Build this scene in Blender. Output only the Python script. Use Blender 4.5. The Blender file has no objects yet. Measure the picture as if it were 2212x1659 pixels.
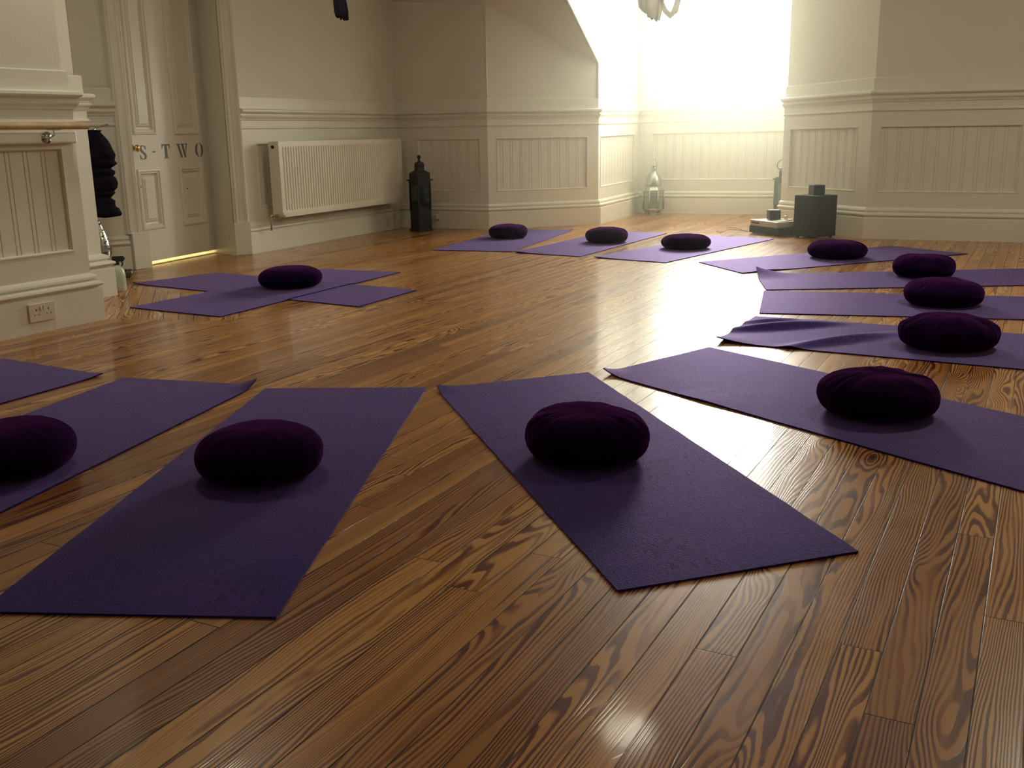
import bpy, bmesh, math, random
from mathutils import Vector, Matrix, noise
sc = bpy.context.scene
C = bpy.context.collection
PI = math.pi
# ------------------------------------------------------------------ camera
cam_d = bpy.data.cameras.new('camera'); cam = bpy.data.objects.new('camera', cam_d); C.objects.link(cam)
cam_d.sensor_fit = 'HORIZONTAL'; cam_d.sensor_width = 36.0; cam_d.lens = 36.0 * 2199.2 / 2212.0
cam_d.clip_start = 0.02; cam_d.clip_end = 100
cam.matrix_world = Matrix.Translation((0, 0, 0.9032)) @ Matrix.Rotation(PI/2 - 0.242772, 4, 'X') @ Matrix.Rotation(-0.017065, 4, 'Z')
sc.camera = cam
# ------------------------------------------------------------------ world (bright overcast sky outside the window)
SKY = 58.0
w = bpy.data.worlds.new('sky'); sc.world = w; w.use_nodes = True
nt = w.node_tree; nt.nodes.clear()
wo = nt.nodes.new('ShaderNodeOutputWorld'); bg = nt.nodes.new('ShaderNodeBackground')
tc = nt.nodes.new('ShaderNodeTexCoord'); sp = nt.nodes.new('ShaderNodeSeparateXYZ'); cr = nt.nodes.new('ShaderNodeValToRGB')
nt.links.new(tc.outputs['Generated'], sp.inputs[0]); nt.links.new(sp.outputs['Z'], cr.inputs[0])
cr.color_ramp.elements[0].position = 0.0; cr.color_ramp.elements[0].color = (0.42, 0.40, 0.34, 1)
cr.color_ramp.elements[1].position = 0.06; cr.color_ramp.elements[1].color = (0.985, 0.985, 0.87, 1)
nt.links.new(cr.outputs[0], bg.inputs[0]); bg.inputs[1].default_value = SKY; nt.links.new(bg.outputs[0], wo.inputs[0])
# ------------------------------------------------------------------ view
sc.view_settings.view_transform = 'Standard'; sc.view_settings.look = 'None'
sc.view_settings.gamma = 1.0; sc.view_settings.use_curve_mapping = False
sc.view_settings.exposure = 0.0
cy = sc.cycles
cy.max_bounces = 6; cy.diffuse_bounces = 4; cy.glossy_bounces = 3; cy.transmission_bounces = 6; cy.transparent_max_bounces = 8
cy.use_adaptive_sampling = True; cy.adaptive_threshold = 0.06; cy.adaptive_min_samples = 16
cy.use_denoising = True; cy.sample_clamp_indirect = 6.0; cy.caustics_reflective = False; cy.caustics_refractive = False
try: cy.denoiser = 'OPENIMAGEDENOISE'
except Exception: pass
# window light portal (guides the sky light through the window opening)
V0 = Vector((1.446, 11.470)); V1 = Vector((3.02, 10.87))
def portal(name, centre, normal, w_, h_):
    l = bpy.data.lights.new(name, 'AREA'); l.shape = 'RECTANGLE'; l.size = w_; l.size_y = h_; l.cycles.is_portal = True
    o = bpy.data.objects.new(name, l); C.objects.link(o); o.location = centre
    o.rotation_euler = Vector(normal).to_track_quat('-Z', 'Y').to_euler(); return o
wu = (V1 - V0).normalized(); wn = Vector((wu.y, -wu.x))
pc = V0 + wu*0.95 - wn*0.16
portal('window_portal', (pc.x, pc.y, 2.03), (wn.x, wn.y, 0), 1.40, 1.62)

# ------------------------------------------------------------------ materials
def mat(name, col, rough=0.5, metal=0.0, spec=0.5, var=0.0, vscale=8.0, bump=0.0, bscale=60.0, coat=0.0, sheen=0.0, sheen_tint=None, emit=None):
    m = bpy.data.materials.new(name); m.use_nodes = True; n = m.node_tree; b = n.nodes['Principled BSDF']
    b.inputs['Base Color'].default_value = (*col, 1); b.inputs['Roughness'].default_value = rough; b.inputs['Metallic'].default_value = metal
    b.inputs['Specular IOR Level'].default_value = spec; b.inputs['Coat Weight'].default_value = coat; b.inputs['Coat Roughness'].default_value = 0.15
    if sheen:
        b.inputs['Sheen Weight'].default_value = sheen; b.inputs['Sheen Roughness'].default_value = 0.45
        b.inputs['Sheen Tint'].default_value = (*(sheen_tint or (1, 1, 1)), 1)
    t = n.nodes.new('ShaderNodeTexCoord')
    if var:
        nz = n.nodes.new('ShaderNodeTexNoise'); nz.inputs['Scale'].default_value = vscale; nz.inputs['Detail'].default_value = 4
        r = n.nodes.new('ShaderNodeValToRGB')
        r.color_ramp.elements[0].position = 0.3; r.color_ramp.elements[0].color = (*[c*(1-var) for c in col], 1)
        r.color_ramp.elements[1].position = 0.7; r.color_ramp.elements[1].color = (*[min(1, c*(1+var)) for c in col], 1)
        n.links.new(t.outputs['Object'], nz.inputs['Vector']); n.links.new(nz.outputs[0], r.inputs[0]); n.links.new(r.outputs[0], b.inputs['Base Color'])
    if bump:
        nb = n.nodes.new('ShaderNodeTexNoise'); nb.inputs['Scale'].default_value = bscale; nb.inputs['Detail'].default_value = 3
        bp = n.nodes.new('ShaderNodeBump'); bp.inputs['Strength'].default_value = bump; bp.inputs['Distance'].default_value = 0.004
        n.links.new(t.outputs['Object'], nb.inputs['Vector']); n.links.new(nb.outputs[0], bp.inputs['Height']); n.links.new(bp.outputs[0], b.inputs['Normal'])
    if emit:
        b.inputs['Emission Color'].default_value = (*emit[0], 1); b.inputs['Emission Strength'].default_value = emit[1]
    return m
PLASTER = mat('painted_plaster', (0.78, 0.76, 0.655), 0.75, var=0.03, vscale=1.5, bump=0.12, bscale=90)
TRIM = mat('painted_wood', (0.80, 0.78, 0.675), 0.42, spec=0.4, var=0.02, vscale=3, bump=0.05, bscale=40)
DOORM = mat('painted_door', (0.76, 0.735, 0.625), 0.42, spec=0.4, var=0.03, vscale=3, bump=0.05, bscale=40)
CEIL = mat('painted_ceiling', (0.80, 0.78, 0.685), 0.8, var=0.02, vscale=1.5)
RADM = mat('radiator_enamel', (0.80, 0.77, 0.655), 0.35, var=0.02, vscale=5)
RADD = mat('radiator_dark', (0.05, 0.05, 0.045), 0.5, var=0.2)
LETTER = mat('stencil_grey_paint', (0.16, 0.19, 0.19), 0.6, var=0.12, vscale=60)
BRASS = mat('brass', (0.75, 0.48, 0.14), 0.22, 1.0, var=0.08, vscale=30)
CHROME = mat('chrome', (0.55, 0.58, 0.56), 0.12, 1.0, var=0.05, vscale=30)
RAILW = mat('handrail_wood', (0.62, 0.44, 0.24), 0.35, var=0.15, vscale=14, coat=0.4)
BLACKM = mat('black_lacquer_metal', (0.012, 0.012, 0.014), 0.42, 0.0, spec=0.4, var=0.3, vscale=30)
GREYM = mat('dark_lantern_metal', (0.05, 0.055, 0.05), 0.4, 0.3, var=0.2, vscale=30)
SILVER = mat('silver_metal', (0.42, 0.43, 0.37), 0.22, 0.9, var=0.2, vscale=40, bump=0.1, bscale=120)
BOXM = mat('black_speaker_felt', (0.016, 0.019, 0.017), 0.8, var=0.5, vscale=40, bump=0.4, bscale=300)
CUBEM = mat('black_plastic', (0.02, 0.023, 0.022), 0.45, var=0.2, vscale=40)
ALUM = mat('silver_player_case', (0.62, 0.60, 0.52), 0.35, 0.2, var=0.04, vscale=20)
SOCKET = mat('white_plastic', (0.74, 0.69, 0.57), 0.35, var=0.02, vscale=20)
HOLE = mat('socket_hole_black', (0.01, 0.01, 0.01), 0.7, var=0.1)
CUSH = mat('aubergine_cotton', (0.009, 0.003, 0.022), 0.9, spec=0.0, var=0.25, vscale=10, bump=0.25, bscale=180, sheen=0.24, sheen_tint=(0.46, 0.10, 0.50))
BUNDLE = mat('black_cloth', (0.008, 0.005, 0.014), 0.9, spec=0.2, var=0.3, vscale=12, bump=0.3, bscale=80)
DRAPE = mat('navy_drape_silk', (0.018, 0.014, 0.045), 0.6, spec=0.3, var=0.25, vscale=12, bump=0.2, bscale=90)
DRAPE2 = mat('grey_drape_silk', (0.72, 0.70, 0.66), 0.6, spec=0.3, var=0.15, vscale=12, bump=0.2, bscale=90)
def translucent(m, col, f):
    n = m.node_tree; o = n.nodes['Material Output']; b = n.nodes['Principled BSDF']; t = n.nodes.new('ShaderNodeBsdfTranslucent'); x = n.nodes.new('ShaderNodeMixShader')
    t.inputs[0].default_value = (*col, 1); x.inputs[0].default_value = f
    n.links.new(b.outputs[0], x.inputs[1]); n.links.new(t.outputs[0], x.inputs[2]); n.links.new(x.outputs[0], o.inputs['Surface'])
translucent(DRAPE2, (0.75, 0.74, 0.70), 0.55)
SHELL = mat('white_shell', (0.80, 0.76, 0.66), 0.35, var=0.06, vscale=14)
BOTTLE = mat('pale_green_plastic', (0.52, 0.58, 0.46), 0.3, var=0.05, vscale=20)
WIRE = mat('grey_cable', (0.35, 0.30, 0.26), 0.5, var=0.1)
PAPER = mat('paper_white', (0.78, 0.75, 0.64), 0.6, var=0.05)

def glass(name, col, alpha=0.75, rough=0.02):
    m = bpy.data.materials.new(name); m.use_nodes = True; n = m.node_tree; n.nodes.clear()
    o = n.nodes.new('ShaderNodeOutputMaterial'); mx = n.nodes.new('ShaderNodeMixShader'); tr = n.nodes.new('ShaderNodeBsdfTransparent'); g = n.nodes.new('ShaderNodeBsdfGlossy')
    tr.inputs[0].default_value = (*col, 1); g.inputs['Roughness'].default_value = rough
    lw = n.nodes.new('ShaderNodeLayerWeight'); lw.inputs[0].default_value = 0.25
    mp = n.nodes.new('ShaderNodeMapRange'); mp.inputs[3].default_value = 1 - alpha; mp.inputs[4].default_value = 0.7
    nz = n.nodes.new('ShaderNodeTexNoise'); nz.inputs['Scale'].default_value = 9
    bp = n.nodes.new('ShaderNodeBump'); bp.inputs['Strength'].default_value = 0.05; n.links.new(nz.outputs[0], bp.inputs['Height']); n.links.new(bp.outputs[0], g.inputs['Normal'])
    n.links.new(lw.outputs['Fresnel'], mp.inputs[0]); n.links.new(mp.outputs[0], mx.inputs[0]); n.links.new(tr.outputs[0], mx.inputs[1]); n.links.new(g.outputs[0], mx.inputs[2]); n.links.new(mx.outputs[0], o.inputs[0])
    return m
PANE = glass('window_glass', (0.97, 0.98, 0.96), 0.96)
LGLASS = glass('lantern_glass', (0.62, 0.72, 0.62), 0.85)
DGLASS = glass('dark_lantern_glass', (0.30, 0.36, 0.32), 0.9)

# ---- yoga mat material: woven foam, purple, scuffed
def mat_mat():
    m = bpy.data.materials.new('purple_mat_foam'); m.use_nodes = True; n = m.node_tree; L = n.links; b = n.nodes['Principled BSDF']
    t = n.nodes.new('ShaderNodeTexCoord')
    n1 = n.nodes.new('ShaderNodeTexNoise'); n1.inputs['Scale'].default_value = 2.2; n1.inputs['Detail'].default_value = 5
    r1 = n.nodes.new('ShaderNodeValToRGB'); e = r1.color_ramp.elements
    e[0].position = 0.32; e[0].color = (0.015, 0.013, 0.115, 1); e[1].position = 0.70; e[1].color = (0.042, 0.019, 0.145, 1)
    L.new(t.outputs['Object'], n1.inputs['Vector']); L.new(n1.outputs[0], r1.inputs[0])
    # dark scuff flecks, clustered
    n2 = n.nodes.new('ShaderNodeTexNoise'); n2.inputs['Scale'].default_value = 70; n2.inputs['Detail'].default_value = 3
    n3 = n.nodes.new('ShaderNodeTexNoise'); n3.inputs['Scale'].default_value = 2.6; n3.inputs['Detail'].default_value = 2
    mp = n.nodes.new('ShaderNodeMapping'); mp.inputs['Scale'].default_value = (1, 0.5, 1)
    L.new(t.outputs['Object'], mp.inputs[0]); L.new(mp.outputs[0], n2.inputs['Vector']); L.new(t.outputs['Object'], n3.inputs['Vector'])
    ad = n.nodes.new('ShaderNodeMath'); ad.operation = 'ADD'; L.new(n2.outputs[0], ad.inputs[0]); L.new(n3.outputs[0], ad.inputs[1])
    r2 = n.nodes.new('ShaderNodeMapRange'); r2.inputs[1].default_value = 1.15; r2.inputs[2].default_value = 1.20; L.new(ad.outputs[0], r2.inputs[0])
    mx = n.nodes.new('ShaderNodeMix'); mx.data_type = 'RGBA'; L.new(r2.outputs[0], mx.inputs[0]); L.new(r1.outputs[0], mx.inputs[6]); mx.inputs[7].default_value = (0.010, 0.008, 0.045, 1)
    L.new(mx.outputs[2], b.inputs['Base Color'])
    b.inputs['Roughness'].default_value = 0.60; b.inputs['Specular IOR Level'].default_value = 0.0; b.inputs['Specular Tint'].default_value = (0.75, 0.50, 1.0, 1)
    b.inputs['Sheen Weight'].default_value = 0.62; b.inputs['Sheen Roughness'].default_value = 0.26; b.inputs['Sheen Tint'].default_value = (0.66, 0.46, 1.0, 1)
    # woven grain
    v = n.nodes.new('ShaderNodeTexVoronoi'); v.inputs['Scale'].default_value = 330; L.new(t.outputs['Object'], v.inputs['Vector'])
    n4 = n.nodes.new('ShaderNodeTexNoise'); n4.inputs['Scale'].default_value = 5; L.new(t.outputs['Object'], n4.inputs['Vector'])
    ma = n.nodes.new('ShaderNodeMath'); ma.operation = 'MULTIPLY_ADD'; L.new(n4.outputs[0], ma.inputs[0]); ma.inputs[1].default_value = 2.0; L.new(v.outputs['Distance'], ma.inputs[2])
    bp = n.nodes.new('ShaderNodeBump'); bp.inputs['Strength'].default_value = 0.45; bp.inputs['Distance'].default_value = 0.0016
    L.new(ma.outputs[0], bp.inputs['Height']); L.new(bp.outputs[0], b.inputs['Normal'])
    # soft polish of the foam skin
    b2 = n.nodes.new('ShaderNodeBsdfGlossy')
    b2.inputs['Roughness'].default_value = 0.54; b2.inputs['Color'].default_value = (0.76, 0.63, 1.0, 1); L.new(bp.outputs[0], b2.inputs['Normal'])
    fz = n.nodes.new('ShaderNodeFresnel'); fz.inputs['IOR'].default_value = 1.33; L.new(bp.outputs[0], fz.inputs['Normal'])
    fm = n.nodes.new('ShaderNodeMath'); fm.operation = 'MULTIPLY'; fm.inputs[1].default_value = 0.31; L.new(fz.outputs[0], fm.inputs[0])
    ms = n.nodes.new('ShaderNodeMixShader'); L.new(fm.outputs[0], ms.inputs[0]); L.new(b.outputs[0], ms.inputs[1]); L.new(b2.outputs[0], ms.inputs[2]); L.new(ms.outputs[0], n.nodes['Material Output'].inputs['Surface'])
    return m
MATM = mat_mat()

# ---- pitch-pine floorboards
def floor_mat():
    m = bpy.data.materials.new('pitch_pine_boards'); m.use_nodes = True; n = m.node_tree; L = n.links; b = n.nodes['Principled BSDF']
    def M(op, a, bb=None, c=None, clamp=False):
        x = n.nodes.new('ShaderNodeMath'); x.operation = op; x.use_clamp = clamp
        for i, q in enumerate((a, bb, c)):
            if q is None: continue
            if isinstance(q, (int, float)): x.inputs[i].default_value = q
            else: L.new(q, x.inputs[i])
        return x.outputs[0]
    def MR(a, f0, f1, t0=0.0, t1=1.0, smooth=False):
        x = n.nodes.new('ShaderNodeMapRange'); x.interpolation_type = 'SMOOTHSTEP' if smooth else 'LINEAR'
        L.new(a, x.inputs[0]); x.inputs[1].default_value = f0; x.inputs[2].default_value = f1; x.inputs[3].default_value = t0; x.inputs[4].default_value = t1
        return x.outputs[0]
    def CB(x, y, z):
        c = n.nodes.new('ShaderNodeCombineXYZ')
        for i, q in enumerate((x, y, z)):
            if isinstance(q, (int, float)): c.inputs[i].default_value = q
            else: L.new(q, c.inputs[i])
        return c.outputs[0]
    def NZ(vec, scale, detail=2.0, rough=0.5, dist=0.0):
        x = n.nodes.new('ShaderNodeTexNoise'); x.inputs['Scale'].default_value = scale; x.inputs['Detail'].default_value = detail; x.inputs['Roughness'].default_value = rough; x.inputs['Distortion'].default_value = dist
        L.new(vec, x.inputs['Vector']); return x.outputs[0]
    t = n.nodes.new('ShaderNodeTexCoord'); s = n.nodes.new('ShaderNodeSeparateXYZ'); L.new(t.outputs['Object'], s.inputs[0])
    X, Y = s.outputs[0], s.outputs[1]
    def rot(deg):
        a = math.radians(deg)
        return M('ADD', M('MULTIPLY', X, math.sin(a)), M('MULTIPLY', Y, math.cos(a))), M('SUBTRACT', M('MULTIPLY', X, math.cos(a)), M('MULTIPLY', Y, math.sin(a)))
    u1, v1 = rot(27.3); u2, v2 = rot(-16.5)
    # the threshold strip by the left pier is laid at another angle
    m1 = M('GREATER_THAN', M('ADD', Y, M('MULTIPLY', X, 0.14)), 4.885)
    m2 = M('LESS_THAN', M('ADD', Y, M('MULTIPLY', X, 0.80)), 4.51)
    m3 = M('LESS_THAN', X, -1.40)
    msk = M('MULTIPLY', M('MULTIPLY', m1, m2), m3)
    def sel(a, c): return M('ADD', M('MULTIPLY', a, M('SUBTRACT', 1.0, msk)), M('MULTIPLY', c, msk))
    u = sel(u1, u2); v = sel(v1, v2)
    BW = 0.0757
    rv = M('DIVIDE', M('ADD', v, 0.2475), BW); row = M('FLOOR', rv); fv = M('FRACT', rv)
    wn1 = n.nodes.new('ShaderNodeTexWhiteNoise'); wn1.noise_dimensions = '1D'; L.new(row, wn1.inputs['W'])
    ru = M('ADD', M('DIVIDE', u, 2.3), M('MULTIPLY', wn1.outputs[0], 9.0)); idx = M('FLOOR', ru); fu = M('FRACT', ru)
    wn2 = n.nodes.new('ShaderNodeTexWhiteNoise'); wn2.noise_dimensions = '3D'; L.new(CB(row, idx, msk), wn2.inputs['Vector'])
    rs = n.nodes.new('ShaderNodeSeparateColor'); L.new(wn2.outputs['Color'], rs.inputs[0]); R1, R2, R3 = rs.outputs[0], rs.outputs[1], rs.outputs[2]
    # seams
    dv = M('MULTIPLY', M('MINIMUM', fv, M('SUBTRACT', 1.0, fv)), BW); du = M('MULTIPLY', M('MINIMUM', fu, M('SUBTRACT', 1.0, fu)), 2.3)
    sw = M('MULTIPLY_ADD', NZ(CB(M('MULTIPLY', u, 1.2), row, 3.0), 1.0), 0.0030, -0.0006)
    seam = M('SUBTRACT', 1.0, M('MULTIPLY', MR(M('SUBTRACT', dv, sw), 0.0, 0.0009, smooth=True), MR(du, 0.0006, 0.0018, smooth=True)))
    # grain field: contour lines of a slowly varying height field, seen as cathedrals and stripes
    ro = M('MULTIPLY', R1, 57.0)
    vl = M('MULTIPLY', M('SUBTRACT', fv, 0.5), BW)
    g1 = NZ(CB(M('MULTIPLY_ADD', u, 1.25, ro), M('MULTIPLY_ADD', v, 13.0, M('MULTIPLY', R2, 31.0)), ro), 1.0, 1.2, 0.4)
    g2 = NZ(CB(M('MULTIPLY_ADD', u, 9.0, ro), M('MULTIPLY', v, 42.0), R3), 1.0, 2.0, 0.5)
    vor = n.nodes.new('ShaderNodeTexVoronoi'); vor.inputs['Scale'].default_value = 1.0
    L.new(CB(M('MULTIPLY', u, 1.5), M('MULTIPLY', v, 6.0), 0.0), vor.inputs['Vector'])
    knot = M('POWER', M('MULTIPLY_ADD', vor.outputs['Distance'], -2.6, 1.0, clamp=True), 2.0)
    slope = M('MULTIPLY_ADD', R3, 1.3, 0.15)
    F = M('ADD', M('ADD', M('MULTIPLY', vl, slope), M('MULTIPLY', g1, 0.095)), M('ADD', M('MULTIPLY', g2, 0.005), M('MULTIPLY', knot, 0.05)))
    fr = M('MULTIPLY_ADD', R2, 45.0, 120.0)
    fF = M('FRACT', M('MULTIPLY', F, fr))
    band = M('MULTIPLY', MR(fF, 0.34, 0.62, smooth=True), MR(fF, 0.90, 0.99, 1.0, 0.0, True))
    wide = NZ(CB(M('MULTIPLY_ADD', u, 0.9, ro), M('MULTIPLY', v, 24.0), R2), 1.0, 2.0)
    str_ = MR(wide, 0.34, 0.56, 0.30, 1.0, True)
    fine = NZ(CB(M('MULTIPLY', u, 10.0), M('MULTIPLY', v, 520.0), R1), 1.0, 3.0, 0.7)
    rb = n.nodes.new('ShaderNodeValToRGB'); e = rb.color_ramp.elements
    e[0].position = 0.0; e[0].color = (0.62, 0.325, 0.095, 1); e[1].position = 1.0; e[1].color = (0.125, 0.022, 0.009, 1)
    x = e.new(0.42); x.color = (0.40, 0.165, 0.040, 1)
    L.new(M('ADD', M('MULTIPLY', band, str_), M('MULTIPLY_ADD', fine, 0.26, -0.11), clamp=True), rb.inputs[0])
    # a few dark resin streaks
    st = NZ(CB(M('MULTIPLY_ADD', u, 1.1, ro), M('MULTIPLY', v, 75.0), R3), 1.0, 1.0)
    streak = MR(st, 0.715, 0.75, 0.0, 0.85, True)
    # board tint
    tint = n.nodes.new('ShaderNodeValToRGB'); te = tint.color_ramp.elements
    te[0].position = 0.0; te[0].color = (0.55, 0.42, 0.36, 1); te[1].position = 1.0; te[1].color = (1.0, 1.0, 1.0, 1)
    y = te.new(0.25); y.color = (0.86, 0.76, 0.66, 1); y = te.new(0.6); y.color = (1.0, 0.95, 0.88, 1)
    L.new(R2, tint.inputs[0])
    def MX(f, a, c, mode='MIX'):
        q = n.nodes.new('ShaderNodeMix'); q.data_type = 'RGBA'; q.blend_type = mode
        for i, z in ((0, f), (6, a), (7, c)):
            if isinstance(z, tuple): q.inputs[i].default_value = z
            elif isinstance(z, (int, float)): q.inputs[i].default_value = z
            else: L.new(z, q.inputs[i])
        return q.outputs[2]
    c1 = MX(1.0, rb.outputs[0], tint.outputs[0], 'MULTIPLY')
    c2 = MX(streak, c1, (0.05, 0.012, 0.008, 1))
    kd = MR(vor.outputs['Distance'], 0.035, 0.06, 0.9, 0.0, True)
    c3 = MX(kd, c2, (0.03, 0.012, 0.006, 1))
    c4 = MX(M('MULTIPLY', seam, 0.92), c3, (0.006, 0.003, 0.002, 1))
    L.new(c4, b.inputs['Base Color'])
    wear = NZ(t.outputs['Object'], 3.0, 4.0, 0.6)
    L.new(M('ADD', MR(wear, 0.3, 0.7, 0.26, 0.40), M('MULTIPLY', seam, 0.3)), b.inputs['Roughness'])
    b.inputs['Specular IOR Level'].default_value = 0.20
    b.inputs['Coat Weight'].default_value = 0.50; b.inputs['Coat Roughness'].default_value = 0.085
    # surface relief: seams, slightly cupped boards, grain
    cup = M('MULTIPLY', M('POWER', M('ABSOLUTE', M('SUBTRACT', fv, 0.5)), 2.0), -0.0002)
    tilt = M('MULTIPLY', M('MULTIPLY', M('SUBTRACT', R3, 0.5), vl), 0.004)
    h = M('ADD', M('ADD', M('MULTIPLY', seam, -0.0006), cup), M('ADD', M('MULTIPLY', band, -0.00005), M('ADD', tilt, M('MULTIPLY', wear, 0.0003))))
    bp = n.nodes.new('ShaderNodeBump'); bp.inputs['Strength'].default_value = 1.0; bp.inputs['Distance'].default_value = 1.0
    L.new(h, bp.inputs['Height']); L.new(bp.outputs[0], b.inputs['Normal']); L.new(bp.outputs[0], b.inputs['Coat Normal'])
    return m
FLOORM = floor_mat()

# ------------------------------------------------------------------ helpers
def link(name, verts, faces, material, parent=None, smooth=False, loc=None):
    me = bpy.data.meshes.new(name); me.from_pydata([tuple(v) for v in verts], [], faces); me.validate(); me.update()
    if smooth:
        for pl in me.polygons: pl.use_smooth = True
    o = bpy.data.objects.new(name, me); C.objects.link(o)
    if material: me.materials.append(material)
    if parent: o.parent = parent
    if loc is not None: o.location = loc
    return o
def tag(o, label=None, cat=None, group=None, kind=None):
    if label: o['label'] = label
    if cat: o['category'] = cat
    if group: o['group'] = group
    if kind: o['kind'] = kind
    return o
def struct(o): o['kind'] = 'structure'; return o
def empty(name, loc, rz=0, label=None, cat=None, group=None):
    o = bpy.data.objects.new(name, None); C.objects.link(o); o.empty_display_size = 0.1
    o.location = loc; o.rotation_euler = (0, 0, rz); return tag(o, label, cat, group)
class MB:
    def __init__(s): s.v = []; s.f = []
    def add(s, vs, fs):
        k = len(s.v); s.v += [Vector(q) for q in vs]; s.f += [tuple(i + k for i in f) for f in fs]; return s
    def box(s, x0, x1, y0, y1, z0, z1, M=None):
        vs = [Vector((x, y, z)) for z in (z0, z1) for y in (y0, y1) for x in (x0, x1)]
        if M: vs = [M @ q for q in vs]
        return s.add(vs, [(0, 2, 3, 1), (4, 5, 7, 6), (0, 1, 5, 4), (2, 6, 7, 3), (0, 4, 6, 2), (1, 3, 7, 5)])
    def lathe(s, prof, n=24, cx=0, cy=0, cap=True, M=None):
        vs = []; fs = []
        for r, z in prof:
            for k in range(n):
                a = 2*PI*k/n; vs.append(Vector((cx + r*math.cos(a), cy + r*math.sin(a), z)))
        for i in range(len(prof)-1):
            for k in range(n): fs.append((i*n+k, i*n+(k+1) % n, (i+1)*n+(k+1) % n, (i+1)*n+k))
        if cap: fs.append(tuple(range(n))[::-1]); fs.append(tuple((len(prof)-1)*n + k for k in range(n)))
        if M: vs = [M @ q for q in vs]
        return s.add(vs, fs)
    def tube(s, pts, r, n=8, closed=False):
        pts = [Vector(q) for q in pts]; vs = []; fs = []; m = len(pts); up = Vector((0, 0, 1))
        prev = None
        for i, q in enumerate(pts):
            a = pts[(i-1) % m] if (closed or i) else q; b_ = pts[(i+1) % m] if (closed or i < m-1) else q
            d = (b_ - a).normalized()
            if prev is None:
                x = d.cross(up if abs(d.z) < 0.9 else Vector((1, 0, 0))).normalized()
            else:
                x = (prev - d*prev.dot(d)).normalized()
            prev = x; y = d.cross(x)
            rr = r[i] if isinstance(r, (list, tuple)) else r
            for k in range(n):
                t = 2*PI*k/n; vs.append(q + (x*math.cos(t) + y*math.sin(t))*rr)
        for i in range(m if closed else m-1):
            j = (i+1) % m
            for k in range(n): fs.append((i*n+k, i*n+(k+1) % n, j*n+(k+1) % n, j*n+k))
        if not closed: fs.append(tuple(range(n))[::-1]); fs.append(tuple((m-1)*n + k for k in range(n)))
        return s.add(vs, fs)
    def build(s, name, material, parent=None, smooth=False, bevel=0.0, loc=None, auto=None):
        o = link(name, s.v, s.f, material, parent, smooth, loc)
        if bevel:
            md = o.modifiers.new('bevel', 'BEVEL'); md.width = bevel; md.segments = 2; md.limit_method = 'ANGLE'; md.angle_limit = 0.6
        if auto:
            for pl in o.data.polygons: pl.use_smooth = True
            es = o.data
            bm = bmesh.new(); bm.from_mesh(es)
            for e in bm.edges:
                if len(e.link_faces) == 2 and e.calc_face_angle(0) > auto: e.smooth = False
            bm.to_mesh(es); bm.free()
        return o
def V2(q): return Vector((q[0], q[1]))
def nrm(u): return Vector((u.y, -u.x))
def offs(pts):
    """mitre vectors for an open polyline; interior on the right of travel"""
    out = []
    for i in range(len(pts)):
        ns = []
        if i > 0: ns.append(nrm((pts[i]-pts[i-1]).normalized()))
        if i < len(pts)-1: ns.append(nrm((pts[i+1]-pts[i]).normalized()))
        if len(ns) == 1: out.append(ns[0])
        else:
            s_ = ns[0] + ns[1]; out.append(s_ / max(0.3, (1 + ns[0].dot(ns[1]))))
    return out
SKIRT = [(-.035, 0), (0, 0), (0, .158), (-.003, .162), (-.008, .165), (-.008, .172), (.001, .176), (.004, .184), (.002, .193), (-.006, .199), (-.013, .202), (-.013, .209), (-.008, .212), (-.009, .222), (-.014, .232), (-.022, .238), (-.024, .240)]
RAIL = [(-.026, .956), (-.014, .959), (-.010, .966), (-.012, .974), (-.020, .978), (-.019, 1.022), (-.010, 1.026), (-.008, 1.034), (-.001, 1.043), (.006, 1.048), (.008, 1.056), (-.004, 1.062), (-.004, 1.070), (.012, 1.080), (.020, 1.084), (.024, 1.091), (.022, 1.103), (.012, 1.108), (-.020, 1.110), (-.024, 1.112), (-.024, 1.198), (-.027, 1.203), (-.040, 1.206)]
def sweep(name, prof, A, B, mA, mB, zsA, zsB, k, material, capA=False, capB=False):
    vs = []; fs = []
    for P, m, zs in ((A, mA, zsA), (B, mB, zsB)):
        for o, z in prof:
            q = P + m*(o*k); vs.append((q.x, q.y, z*zs))
    n_ = len(prof)
    for i in range(n_-1): fs.append((i, i+1, n_+i+1, n_+i))
    if capA: fs.append(tuple(range(n_)))
    if capB: fs.append(tuple(range(2*n_-1, n_-1, -1)))
    return link(name, vs, fs, material)
GROOVE = [0.0, 0.045, 0.115, 0.16]
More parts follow.
